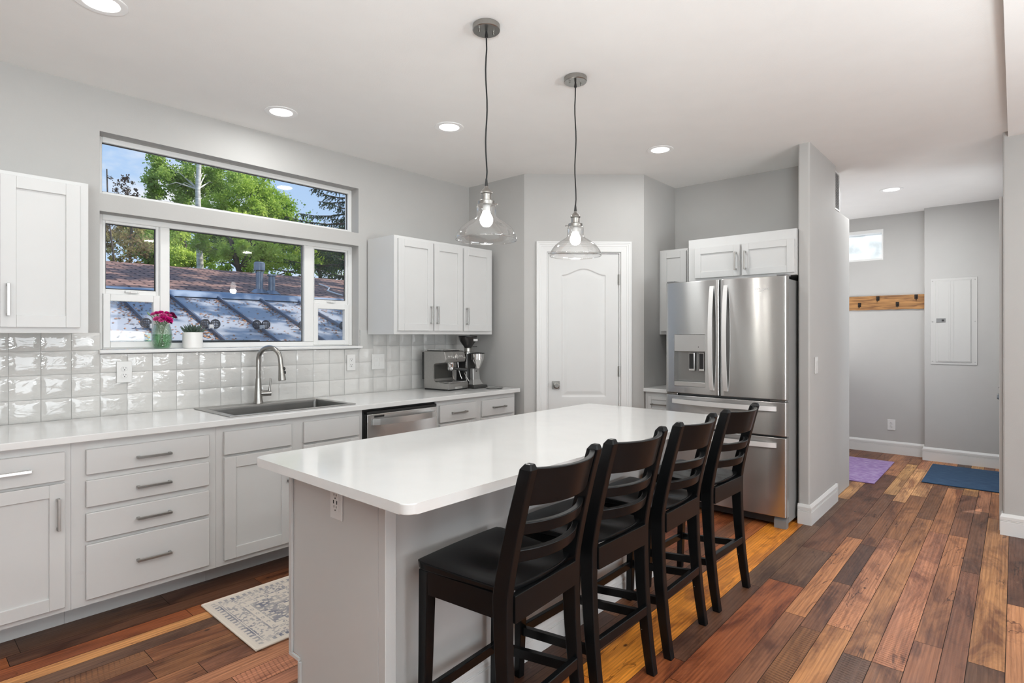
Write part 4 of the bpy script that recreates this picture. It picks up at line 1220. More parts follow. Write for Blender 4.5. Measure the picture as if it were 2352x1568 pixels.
# ------------------------------------------------------------------ counter stools
def stool():
    root = thing('counter_stool', 'black wooden ladder-back counter stool nearest the camera', 'stool', (0, 0, 0), 0, 'black ladder-back stools along the island', local=True)
    # saddle seat
    mb = MB(); nu, nv = 20, 18
    top = {}; bot = {}
    for i in range(nu + 1):
        for j in range(nv + 1):
            s = -1 + 2 * i / nu; t = j / nv                     # t: 0 rear .. 1 front
            y = -0.185 + 0.372 * t
            if t > 0.6: y -= 0.008 * (s * s) * ((t - 0.6) / 0.4)
            if t < 0.35: y += 0.030 * (1 - s * s) * 0 - 0.022 * (1 - s * s) * ((0.35 - t) / 0.35) + 0.012
            hw = 0.186 + 0.029 * t
            cr_ = 1 - 0.06 * max(0, (t - 0.9) / 0.1) ** 2
            x = s * hw * cr_
            dip = 0.016 * math.exp(-((abs(s) - 0.48) / 0.32) ** 2) * math.exp(-((t - 0.38) / 0.30) ** 2)
            e = max(abs(s) ** 40, abs(2 * t - 1) ** 40)
            z = 0.630 - dip - 0.001 * e - 0.006 * (1 - t) + 0.004 * t
            top[i, j] = mb._v((x, y, z)); bot[i, j] = mb._v((x * 0.985, y * 0.985, 0.6055))
    for i in range(nu):
        for j in range(nv):
            mb._f([top[i, j], top[i + 1, j], top[i + 1, j + 1], top[i, j + 1]], 0, True)
            mb._f([bot[i, j], bot[i, j + 1], bot[i + 1, j + 1], bot[i + 1, j]])
    for i in range(nu):
        mb._f([top[i, 0], bot[i, 0], bot[i + 1, 0], top[i + 1, 0]]); mb._f([top[i, nv], top[i + 1, nv], bot[i + 1, nv], bot[i, nv]])
    for j in range(nv):
        mb._f([top[0, j], top[0, j + 1], bot[0, j + 1], bot[0, j]]); mb._f([top[nu, j], bot[nu, j], bot[nu, j + 1], top[nu, j + 1]])
    part('seat', mb, M_black, root, bevel=0.004)
    # rear legs run up into the back posts
    def post_y(z):
        if z < 0.60:
            k = z / 0.60; return -0.222 + 0.052 * (1 - (1 - k) ** 2)
        k = (z - 0.60) / 0.405; return -0.170 - 0.098 * k ** 1.2
    for s in (-1, 1):
        secs = []
        for i in range(26):
            z = 1.007 * i / 25
            yc = post_y(z)
            if z < 0.60: dep = 0.036 + 0.020 * (z / 0.60)
            else: dep = 0.056 - 0.014 * (z - 0.60) / 0.40
            xo = s * 0.203; xi = s * (0.203 - (0.034 if z < 0.9 else 0.034))
            zt = z
            if i == 25: dep *= 0.55; xo = s * 0.197; xi = s * 0.175
            if i == 24: z = 0.990; zt = z; yc = post_y(z)
            secs.append([(xo, yc - dep / 2, zt), (xi, yc - dep / 2, zt), (xi, yc + dep / 2, zt), (xo, yc + dep / 2, zt)])
        part('leg', MB().loft(secs, 0, False), M_black, root, 'rear leg running up into the back post', bevel=0.004)
    for s in (-1, 1):
        secs = []
        for z, yc, xc, w in ((0, 0.168, 0.186, 0.030), (0.30, 0.158, 0.185, 0.036), (0.6052, 0.148, 0.186, 0.042)):
            h = w / 2
            secs.append([(s * xc - h, yc - h, z), (s * xc + h, yc - h, z), (s * xc + h, yc + h, z), (s * xc - h, yc + h, z)])
        part('leg', MB().loft(secs, 0, False), M_black, root, 'straight front leg', bevel=0.003)
    # apron rails
    for x0, x1, y0, y1, z0, z1 in ((-0.166, 0.166, 0.148, 0.166, 0.535, 0.605), (-0.168, 0.168, -0.203, -0.180, 0.523, 0.6045)):
        part('apron', MB().box(x0, x1, y0, y1, z0, z1, 0.0015), M_black, root)
    for s in (-1, 1):
        mb = MB().loft([[(s * xo, y, z0), (s * (xo - 0.019), y, z0), (s * (xo - 0.019), y, 0.605), (s * xo, y, 0.605)] for xo, y, z0 in ((0.190, -0.150, 0.530), (0.205, 0.128, 0.530))], 0, False)
        part('apron', mb, M_black, root)
    # stretchers
    part('stretcher', MB().box(-0.169, 0.169, 0.152, 0.172, 0.170, 0.205, 0.002), M_black, root)
    part('stretcher', MB().box(-0.170, 0.170, -0.208, -0.186, 0.238, 0.275, 0.002), M_black, root)
    for s in (-1, 1):
        xa, xb = sorted((s * 0.172, s * 0.192))
        mb = MB().loft([[(xa, y, z), (xb, y, z), (xb, y, z + 0.033), (xa, y, z + 0.033)] for y, z in ((0.150, 0.172), (-0.180, 0.214))], 0, False)
        part('stretcher', mb, M_black, root)
    # curved back rails
    def rail(z0, z1, name, th, sag, bend):
        secs = []
        for i in range(25):
            s = -1 + 2 * i / 24; x = 0.171 * s
            off = -bend * (1 - s * s)
            loopv = []
            n = 5
            for k in range(n + 1):
                z = z0 + (z1 - z0) * k / n
                loopv.append((x, post_y(z) + off - th / 2, z - (sag * (1 - s * s) if k == n else 0)))
            for k in range(n, -1, -1):
                z = z0 + (z1 - z0) * k / n
                loopv.append((x, post_y(z) + off + th / 2, z - (sag * (1 - s * s) if k == n else 0)))
            secs.append(loopv)
        part(name, MB().loft(secs, 0, True), M_black, root, bevel=0.003)
    rail(0.876, 0.992, 'crest_rail', 0.020, 0.004, 0.056)
    rail(0.787, 0.825, 'slat', 0.022, 0.0, 0.054)
    rail(0.702, 0.741, 'slat', 0.022, 0.0, 0.052)
    return root
st = stool()
GS = 'black ladder-back stools along the island'
st.location = (1.402, 1.306, 0); st.rotation_euler = (0, 0, R(3.5))
copy_tree(st, (1.907, 1.322, 0), R(-0.8), 'black ladder-back counter stool second in the row from the camera', GS)
copy_tree(st, (2.420, 1.322, 0), R(1.2), 'black ladder-back counter stool third in the row from the camera', GS)
copy_tree(st, (2.975, 1.320, 0), R(-2.0), 'black counter stool farthest from the camera, nearest the refrigerator', GS)

# ------------------------------------------------------------------ pendants and recessed lights
def pendant(name_label, x, y):
    root = thing('pendant_lamp', name_label, 'pendant lamp', (x, y, CEIL), group='pair of clear glass pendant lamps', local=True)
    part('canopy', MB().lathe([(0.001, -0.0005), (0.060, -0.0005), (0.062, -0.003), (0.062, -0.024), (0.059, -0.027), (0.001, -0.027)], seg=40, cap0=False, cap1=False), M_nickel, root)
    for s in (-1, 1):
        part('screw', MB().cyl((s * 0.032, s * -0.014, -0.0275), (s * 0.032, s * -0.014, -0.039), 0.0045, seg=12), M_nickel, root)
    rng = random.Random(int(x * 100))
    path = [(0, 0, -0.027), (0, 0, -0.05)]
    n = 14
    for i in range(n + 1):
        z = -0.06 - 0.645 * i / n
        a = 0.0035 * math.sin(i * 0.9 + x) if 0 < i < n else 0
        path.append((a * 0.8, -a * 0.6, z))
    path.append((0, 0, -0.72))
    part('cord', MB().tube(path, 0.0036, 8), M_cord, root)
    mb = MB().lathe([(0.0042, 0.0), (0.0065, -0.02), (0.0085, -0.035)], (0, 0, -0.690), seg=12).lathe([(0.004, 0), (0.008, -0.026)], (0, 0, -0.027), seg=12)
    part('strain_relief', mb, M_blackmat, root)
    mb = MB().lathe([(0.008, 0), (0.010, -0.008), (0.022, -0.020), (0.027, -0.027), (0.027, -0.033), (0.022, -0.036), (0.022, -0.062), (0.030, -0.064), (0.038, -0.068), (0.038, -0.084), (0.020, -0.084)], (0, 0, -0.725), seg=32)
    sk = part('socket', mb, M_nickel, root)
    mb = MB()
    for k in range(3):
        a = R(20 + 120 * k + x * 40); d = Vector((math.cos(a), math.sin(a), 0))
        mb.cyl(d * 0.036 + Vector((0, 0, -0.801)), d * 0.050 + Vector((0, 0, -0.801)), 0.0025, seg=8); mb.sphere(d * 0.052 + Vector((0, 0, -0.801)), 0.0045, 10, 6)
    part('thumb_screw', mb, M_nickel, sk)
    zb = -0.968
    prof = [(0.030, 0.165), (0.040, 0.160), (0.0450, 0.150), (0.0440, 0.135), (0.0445, 0.112), (0.0480, 0.104), (0.059, 0.095), (0.070, 0.0885), (0.082, 0.081), (0.092, 0.074), (0.102, 0.066), (0.111, 0.058), (0.119, 0.049), (0.126, 0.039), (0.132, 0.029), (0.137, 0.018), (0.1402, 0.008), (0.138, 0.001)]
    outer = [(r, zb + z) for r, z in prof]
    sh = part('glass_shade', MB().lathe(outer, seg=56, cap0=False, cap1=False), M_shade, root, 'clear bell-shaped glass shade')
    rim = []
    part('rim', MB().tube([(0.1375 * math.cos(2 * math.pi * i / 56), 0.1375 * math.sin(2 * math.pi * i / 56), zb + 0.002) for i in range(57)], 0.0022, 8, cap=False), M_shade, sh)
    mb = MB().lathe([(0.013, 0.0), (0.016, -0.006), (0.0165, -0.028), (0.020, -0.040), (0.0285, -0.056), (0.030, -0.068), (0.027, -0.083), (0.017, -0.095), (0.002, -0.099)], (0, 0, -0.809), seg=24)
    for f in mb.bm.faces:
        if f.calc_center_median().z > -0.842: f.material_index = 1
    part('bulb', mb, [M_bulb, M_plate], root, 'lit white bulb')
    light('pendant_glow', 'POINT', (x, y, CEIL - 0.925), 4.5, size=0.03, color=(1, 0.96, 0.90))
pendant('clear glass pendant lamp nearer the camera, over the island', 1.831, 1.780)
pendant('clear glass pendant lamp farther from the camera, in front of the pantry door', 2.522, 1.780)

M_ring = mat('white_light_trim', (0.90, 0.90, 0.89, 1), 0.5)
def can(label, x, y, power=5.0):
    o = thing('recessed_light', label, 'recessed light', (x, y, CEIL), group='lit recessed ceiling lights', local=True)
    part('trim_ring', MB().lathe([(0.066, -0.001), (0.068, -0.004), (0.092, -0.0055), (0.096, -0.003), (0.096, -0.0005)], seg=48, cap0=False, cap1=False), M_ring, o)
    part('diffuser', MB().lathe([(0.001, -0.0032), (0.0665, -0.0032)], seg=48, cap0=False, cap1=False), M_can, o, fix=False)
    light('recessed_glow', 'AREA', (x, y, CEIL - 0.012), power, size=0.13, shape='DISK', color=(0.98, 1.0, 1.0))
can('lit recessed light cut off by the top left frame edge', 0.633, 2.868, 5.0)
can('lit recessed light above the sink window', 1.690, 3.430, 5.5)
can('lit recessed light left of the nearer pendant cord', 2.560, 2.836, 6.5)
can('lit recessed light in front of the refrigerator alcove', 3.926, 1.995, 8.0)
can('lit recessed light on the mudroom ceiling', 6.47, 0.885, 29)
# the living room's own ceiling lamps behind the camera
light('mudroom_fill', 'AREA', (6.85, 2.40, 1.35), 30, aim((0.1, -1, 1.6)), 1.1, 1.2, (0.97, 0.985, 1.0))  # added fill, hidden from view, that brightens the mudroom ceiling and walls
for x, y, pw in ((0.2, -1.2, 7), (2.6, -1.2, 7), (4.0, -1.3, 20), (-1.8, 1.2, 7), (-1.8, 3.0, 7)):
    light('recessed_glow', 'AREA', (x, y, CEIL - 0.06), pw, size=0.13, shape='DISK', color=(0.98, 1.0, 1.0))

# ------------------------------------------------------------------ window sill: vase, carnations, succulent
SZ = 1.2875
VX, VY = 1.168, 3.894
c = thing('flower_vase', 'dimpled clear glass vase of greenish water on the window sill', 'vase', (VX, VY, SZ), local=True)
prof = [(0.034, 0.0), (0.040, 0.002), (0.049, 0.022), (0.0545, 0.055), (0.0545, 0.085), (0.050, 0.115), (0.044, 0.138), (0.0425, 0.146), (0.0445, 0.149), (0.041, 0.148), (0.040, 0.138), (0.046, 0.114), (0.0505, 0.085), (0.0505, 0.055), (0.045, 0.024), (0.036, 0.006), (0.001, 0.006)]
part('glass', MB().lathe(prof, seg=40, cap0=True, cap1=False), M_vaseglass, c)
M_water = thin_glass('green_water', (0.55, 0.84, 0.60, 1), base=0.02, edge=0.2)
part('water', MB().lathe([(0.001, 0.0075), (0.034, 0.0075), (0.0435, 0.024), (0.049, 0.055), (0.049, 0.088), (0.001, 0.088)], seg=32, cap0=False, cap1=False), M_water, c)
M_stem = mat('flower_stem', (0.11, 0.20, 0.07, 1), 0.5, var=0.3)
M_leaf = mat('flower_leaf', (0.22, 0.33, 0.17, 1), 0.5, var=0.3, vscale=60)
M_mag = mat('magenta_petals', (0.80, 0.015, 0.30, 1), 0.55, var=0.45, vscale=120)
M_pink = mat('pink_petals', (0.85, 0.13, 0.42, 1), 0.55, var=0.4, vscale=120)
M_crim = mat('dark_crimson_petals', (0.24, 0.004, 0.075, 1), 0.55, var=0.4, vscale=120)
def bloom_mesh(c0, axis, r, rng):
    """ruffled carnation head: rings of frilled petals"""
    mb = MB()
    q = Vector(axis).normalized().to_track_quat('Z', 'Y')
    for layer in range(5):
        npet = 6 + layer
        tilt = R(80 - layer * 18)
        L_ = r * (0.75 + 0.3 * (1 - layer / 5)); w = L_ * 0.72
        for k in range(npet):
            az = 2 * math.pi * (k + 0.5 * layer + rng.uniform(-.2, .2)) / npet
            n = 6
            row0 = []; row1 = []; row2 = []
            for i in range(n + 1):
                s = -1 + 2 * i / n
                for row, f, ww in ((row0, 0.05, 0.15), (row1, 0.6, 0.8), (row2, 1.0 + rng.uniform(-.08, .10), 1.0)):
                    d = L_ * f * (1 - 0.12 * s * s)
                    h = d * math.cos(tilt) + (rng.uniform(-.08, .08) * r if row is row2 else 0)
                    rad = d * math.sin(tilt)
                    x = rad; y = s * w * ww * 0.6
                    p = Vector((x * math.cos(az) - y * math.sin(az), x * math.sin(az) + y * math.cos(az), h))
                    row.append(mb._v(Vector(c0) + q @ p))
            for i in range(n):
                mb._f([row0[i], row0[i + 1], row1[i + 1], row1[i]], 0, True); mb._f([row1[i], row1[i + 1], row2[i + 1], row2[i]], 0, True)
    return mb
FLW = [  # dx, dy, height above the sill, radius, material, label
    (-0.050, -0.008, 0.206, 0.012, M_pink, 'small pink carnation at the far left of the bouquet'),
    (-0.028, 0.004, 0.211, 0.015, M_mag, 'magenta carnation upper left in the vase'),
    (0.000, 0.020, 0.214, 0.017, M_mag, 'magenta carnation at the top middle of the bouquet'),
    (0.000, -0.020, 0.196, 0.019, M_pink, 'pink carnation in the centre of the bouquet'),
    (-0.006, -0.034, 0.182, 0.016, M_mag, 'hot pink carnation just below the bouquet centre'),
    (-0.036, -0.022, 0.178, 0.015, M_pink, 'pale pink carnation low on the left above the vase rim'),
    (-0.018, -0.040, 0.170, 0.012, M_pink, 'small pink carnation lowest at the vase rim'),
    (0.022, -0.036, 0.172, 0.021, M_mag, 'large magenta carnation low on the right of the vase rim'),
    (0.036, -0.018, 0.160, 0.012, M_crim, 'dark crimson carnation drooping over the vase rim'),
    (0.028, 0.012, 0.212, 0.016, M_mag, 'magenta carnation upper right in the vase'),
    (0.038, -0.010, 0.198, 0.015, M_pink, 'pink carnation between the crimson blooms'),
    (0.054, 0.004, 0.206, 0.017, M_crim, 'dark crimson carnation at the upper right'),
    (0.062, -0.006, 0.190, 0.017, M_crim, 'dark crimson carnation at the far right'),
]
rng = random.Random(3)
for i, (dx, dy, h, r, m, lab) in enumerate(FLW):
    o = thing('carnation', lab, 'flower', (VX, VY, SZ + 0.009), group='carnations in the glass vase', local=True)
    e = Vector((dx, dy, h - 0.009))
    a0 = Vector((-dx * 0.35 + rng.uniform(-.008, .008), -dy * 0.3 + rng.uniform(-.008, .008), 0.003))
    mid = Vector((dx * 0.30, dy * 0.30, 0.136)); mid.x = max(-.03, min(.03, mid.x)); mid.y = max(-.03, min(.03, mid.y))
    path = [a0, a0.lerp(mid, 0.5), mid, mid.lerp(e, 0.5) + Vector((0, 0, 0.004)), e]
    sm = MB().tube(path, [0.0016, 0.0016, 0.0016, 0.0016, 0.0026], 6)
    part('stem', sm, M_stem, o)
    axis = (e - mid).normalized() + Vector((0, -0.25, 0.4))
    part('bloom', bloom_mesh(e, axis, r * 1.28, rng), m, o, fix=False)
    lf = MB()
    for k in range(2):
        b = mid.lerp(e, 0.35 + 0.35 * k); az = rng.uniform(0, 6.28)
        d = Vector((math.cos(az), math.sin(az), 0.9)) * 0.028; w = Vector((-math.sin(az), math.cos(az), 0)) * 0.0035
        p0, p1, p2 = b, b + d * 0.5, b + d
        lf.quad(p0, p1 + w, p2, p1 - w)
    part('leaf', lf, M_leaf, o, fix=False)
o = thing('flower_bud', 'long green unopened bud leaning left out of the vase', 'flower', (VX, VY, SZ + 0.009), local=True)
part('stem', MB().tube([(0.01, 0, 0.003), (-0.02, 0, 0.13), (-0.045, -0.004, 0.17), (-0.068, -0.006, 0.195)], [0.0016, 0.0016, 0.0016, 0.002], 6), M_stem, o)
part('bud', MB().lathe([(0.0015, 0), (0.005, 0.006), (0.0055, 0.014), (0.002, 0.026)], (-0.066, -0.006, 0.192), (-0.6, 0, 0.75), 10), M_leaf, o)

PX_, PY_ = 1.339, 3.892
c = thing('potted_succulent', 'spiky dark green succulent in a white cylinder pot on the sill', 'potted plant', (PX_, PY_, SZ), local=True)
part('pot', MB().lathe([(0.050, 0.0), (0.055, 0.003), (0.0565, 0.012), (0.0575, 0.098), (0.0565, 0.101), (0.053, 0.099), (0.052, 0.085), (0.001, 0.085)], seg=40, cap1=False), M_pot, c)
mb = MB(); rng = random.Random(8)
for k in range(34):
    ring = k / 34
    az = k * 2.39996
    el = R(20 + 55 * ring) + rng.uniform(-.1, .1)
    L_ = 0.075 - 0.025 * ring
    d = Vector((math.cos(az) * math.cos(el), math.sin(az) * math.cos(el), math.sin(el)))
    b = Vector((math.cos(az) * 0.008, math.sin(az) * 0.008, 0.086))
    up = Vector((0, 0, 1))
    path = [b, b + d * L_ * 0.4, b + d * L_ * 0.75 + up * 0.006, b + d * L_ + up * 0.016]
    mb.tube(path, [0.006, 0.0075, 0.005, 0.0006], 6)
part('leaves', mb, mat('succulent_leaf', (0.075, 0.115, 0.085, 1), 0.5, var=0.35, vscale=80), c)

# ------------------------------------------------------------------ coffee corner
KZ = 0.9128
c = c_esp = thing('espresso_machine', 'brushed steel espresso machine on the counter in the corner', 'coffee machine', (3.108, 3.452, KZ), R(7), local=True)
# local: x across the front (0..0.30), y depth (0 front .. 0.31 back)
M_esp = mat('brushed_espresso_steel', (0.40, 0.39, 0.375, 1), 0.30, 0.9, var=0.08, vscale=60)
M_espd = mat('espresso_dark_cavity', (0.11, 0.108, 0.10, 1), 0.35, 0.8)
prof = [(0.0, 0.012), (0.0, 0.058), (0.010, 0.064), (0.150, 0.064), (0.170, 0.074), (0.182, 0.100), (0.182, 0.205), (0.172, 0.222), (0.150, 0.228), (0.055, 0.228), (0.040, 0.235), (0.030, 0.262), (0.048, 0.318), (0.062, 0.325), (0.285, 0.325), (0.292, 0.315), (0.292, 0.012)]
part('body', MB().prism(prof, 'x', 0.0, 0.295, bev=0.005, seg=2), M_esp, c)
part('water_tank', MB().box(0.012, 0.283, 0.2935, 0.330, 0.085, 0.315, 0.006, 2), mat('smoked_tank', (0.03, 0.03, 0.03, 1), 0.15), c)
part('splash_plate', MB().box(0.02, 0.275, 0.1785, 0.1815, 0.075, 0.215), M_espd, c)
part('base_foot', MB().box(0.01, 0.285, 0.008, 0.29, 0.0005, 0.0115), M_blackmat, c)
part('drip_tray', MB().box(0.018, 0.277, 0.006, 0.150, 0.0645, 0.070, 0.002).box(0.10, 0.2, -0.004, 0.0, 0.012, 0.03), M_steel_light, c)
part('cup_shelf', MB().box(0.02, 0.275, 0.09, 0.27, 0.3255, 0.330, 0.001), M_blackmat, c)
mb = MB()
for a in (0.03, 0.262): mb.box(a, a + 0.006, 0.08, 0.275, 0.331, 0.338)
mb.box(0.03, 0.268, 0.08, 0.086, 0.331, 0.338)
part('cup_rail', mb, M_steel_light, c)
mb = MB().lathe([(0.020, 0), (0.023, 0.004), (0.022, 0.016), (0.018, 0.018)], (0.15, 0.034, 0.276), (0, -1, 0.30), 28)
part('dial', mb, M_chrome, c, 'bright round dial')
mb = MB()
for k, x in enumerate((0.055, 0.085, 0.215, 0.245)):
    mb.lathe([(0.008, 0), (0.008, 0.003), (0.006, 0.004)], (x, 0.0355, 0.280), (0, -1, 0.30), 16)
part('button', mb, M_steel_light, c)
part('group_head', MB().lathe([(0.034, 0), (0.034, 0.020), (0.030, 0.030), (0.030, 0.040)], (0.15, 0.095, 0.2275), (0, 0, -1), 28), M_chrome, c)
mb = MB().lathe([(0.033, 0), (0.033, 0.018), (0.020, 0.030)], (0.15, 0.095, 0.187), (0, 0, -1), 28)
pf = part('portafilter', mb, M_chrome, c)
part('grip', MB().tube([(0.165, 0.062, 0.176), (0.19, 0.03, 0.172), (0.235, -0.035, 0.165)], [0.009, 0.012, 0.014], 14), M_blackmat, pf, 'black portafilter handle')
part('steam_wand', MB().tube([(0.262, 0.10, 0.226), (0.266, 0.095, 0.17), (0.272, 0.075, 0.11), (0.276, 0.06, 0.082)], 0.0045, 10), M_chrome, c)

c_esp.scale = (0.87, 0.93, 1.0)
GX, GY = 3.475, 3.600
c = c_gr = thing('coffee_grinder', 'dark upright coffee grinder with cone hopper and doser', 'coffee grinder', (GX, GY, KZ), R(-4), local=True)
M_gr = mat('grinder_silver_paint', (0.33, 0.325, 0.315, 1), 0.32, 0.5, var=0.05)
M_grd = mat('grinder_dark_body', (0.05, 0.049, 0.047, 1), 0.3, 0.3)
part('base', MB().box(-0.065, 0.065, -0.15, 0.085, 0.0005, 0.028, 0.008, 2), M_grd, c)
part('body', MB().prism([(-0.035, 0.028), (-0.055, 0.06), (-0.05, 0.295), (0.07, 0.295), (0.075, 0.028)], 'x', -0.058, 0.058, bev=0.008, seg=2), M_grd, c)
mb = MB().loft([[(-0.05, -0.12, 0.0285), (0.05, -0.12, 0.0285), (0.05, -0.056, 0.0285), (-0.05, -0.056, 0.0285)], [(-0.034, -0.098, 0.075), (0.034, -0.098, 0.075), (0.034, -0.057, 0.075), (-0.034, -0.057, 0.075)], [(-0.032, -0.092, 0.170), (0.032, -0.092, 0.170), (0.032, -0.057, 0.170), (-0.032, -0.057, 0.170)]], 0, False)
part('face_plate', mb, M_gr, c, bevel=0.006)
part('trim_strip', MB().box(-0.0615, -0.0585, -0.055, -0.045, 0.03, 0.295), M_chrome, c)
part('collar', MB().lathe([(0.045, 0), (0.045, 0.012), (0.028, 0.018), (0.026, 0.048), (0.031, 0.052)], (0, 0.005, 0.2955), seg=28), M_nickel, c)
part('hopper', MB().lathe([(0.027, 0), (0.030, 0.008), (0.060, 0.055), (0.068, 0.090)], (0, 0.005, 0.348), seg=32), mat('smoked_hopper', (0.035, 0.034, 0.033, 1), 0.12), c)
part('hopper_lid', MB().lathe([(0.068, 0), (0.070, 0.004), (0.068, 0.014), (0.001, 0.016)], (0, 0.005, 0.4385), seg=32), M_blackmat, c)
part('hopper_sticker', MB().box(-0.002, 0.036, -0.0655, -0.0625, 0.405, 0.424), M_plate, c, 'small white sticker')
part('hopper_slide', MB().box(0.03, 0.085, 0.0, 0.008, 0.352, 0.357), M_blackmat, c)
part('doser', MB().lathe([(0.016, 0), (0.018, 0.006), (0.044, 0.072), (0.047, 0.075), (0.047, 0.125)], (0.004, -0.105, 0.171), seg=32), M_chrome, c, 'polished conical doser')
part('doser_lid', MB().lathe([(0.050, 0), (0.050, 0.007), (0.001, 0.012)], (0.004, -0.105, 0.2965), seg=32), M_blackmat, c)
part('dosing_lever', MB().tube([(-0.056, -0.02, 0.15), (-0.068, -0.045, 0.12), (-0.064, -0.09, 0.06)], 0.0035, 8), M_chrome, c)
part('nameplate', MB().box(-0.02, 0.02, -0.0945, -0.0925, 0.112, 0.122).box(-0.006, 0.006, -0.0945, -0.0925, 0.142, 0.150), M_blackmat, c)
c_gr.scale = (1.2, 1.15, 1.0)
solo('metal_tray', 'shallow oval steel tray in front of the grinder', 'tray', MB().lathe([(0.062, 0), (0.074, 0.001), (0.088, 0.008), (0.090, 0.010), (0.087, 0.0095), (0.072, 0.004), (0.001, 0.004)], (3.545, 3.345, KZ), seg=36, squash=(1, 0.75), cap1=False), M_steel_light, (3.545, 3.345, KZ))

# ------------------------------------------------------------------ rugs and mats
def rug_material(name, kind):
    m = bpy.data.materials.new(name); m.use_nodes = True
    t = m.node_tree; p = t.nodes['Principled BSDF']; L = t.links.new; N = t.nodes.new
    p.inputs['Roughness'].default_value = 0.95
    co = N('ShaderNodeTexCoord')
    def ramp(src, stops):
        r = N('ShaderNodeValToRGB'); r.color_ramp.interpolation = 'LINEAR'
        e = r.color_ramp.elements
        e[0].position, e[0].color = stops[0]; e[1].position, e[1].color = stops[-1]
        for s in stops[1:-1]:
            x = e.new(s[0]); x.color = s[1]
        L(src, r.inputs[0]); return r
    def nz_(scale, vs_, detail=3, dist=0.0):
        mp_ = N('ShaderNodeMapping'); mp_.inputs['Scale'].default_value = vs_; L(co.outputs['Object'], mp_.inputs[0])
        n = N('ShaderNodeTexNoise'); n.inputs['Scale'].default_value = scale; n.inputs['Detail'].default_value = detail; n.inputs['Distortion'].default_value = dist
        L(mp_.outputs[0], n.inputs['Vector']); return n
    if kind == 'kitchen':
        cream = (0.66, 0.59, 0.51, 1); blue = (0.13, 0.14, 0.19, 1)
        vc = N('ShaderNodeVertexColor'); vc.layer_name = 'pattern'
        n = nz_(60, (1, 1, 1), 4, 0.6); n2 = nz_(9, (1, 1, 1), 3)
        r1 = ramp(n.outputs['Fac'], [(0.30, (0, 0, 0, 1)), (0.44, (1, 1, 1, 1))]); r2 = ramp(n2.outputs['Fac'], [(0.30, (0.25, 0.25, 0.25, 1)), (0.62, (1, 1, 1, 1))])
        a = N('ShaderNodeMath'); a.operation = 'MULTIPLY'; L(vc.outputs[0], a.inputs[0]); L(r2.outputs[0], a.inputs[1])
        b = N('ShaderNodeMath'); b.operation = 'MULTIPLY'; L(a.outputs[0], b.inputs[0]); L(r1.outputs[0], b.inputs[1])
        mx_ = N('ShaderNodeMixRGB'); L(b.outputs[0], mx_.inputs[0]); mx_.inputs[1].default_value = cream; mx_.inputs[2].default_value = blue
        L(mx_.outputs[0], p.inputs['Base Color'])
    elif kind == 'purple':
        n = nz_(1, (60, 14, 1), 5, 0.5)
        r = ramp(n.outputs['Fac'], [(0.3, (0.19, 0.11, 0.27, 1)), (0.5, (0.30, 0.19, 0.40, 1)), (0.68, (0.44, 0.36, 0.52, 1))]); L(r.outputs[0], p.inputs['Base Color'])
    else:
        n = nz_(1, (160, 10, 1), 4)
        r = ramp(n.outputs['Fac'], [(0.3, (0.012, 0.034, 0.078, 1)), (0.6, (0.030, 0.075, 0.145, 1)), (0.75, (0.09, 0.16, 0.24, 1))]); L(r.outputs[0], p.inputs['Base Color'])
    nb = nz_(400, (1, 1, 1), 2); bp = N('ShaderNodeBump'); bp.inputs['Strength'].default_value = 0.5; bp.inputs['Distance'].default_value = 0.003
    L(nb.outputs['Fac'], bp.inputs['Height']); L(bp.outputs[0], p.inputs['Normal'])
    return m
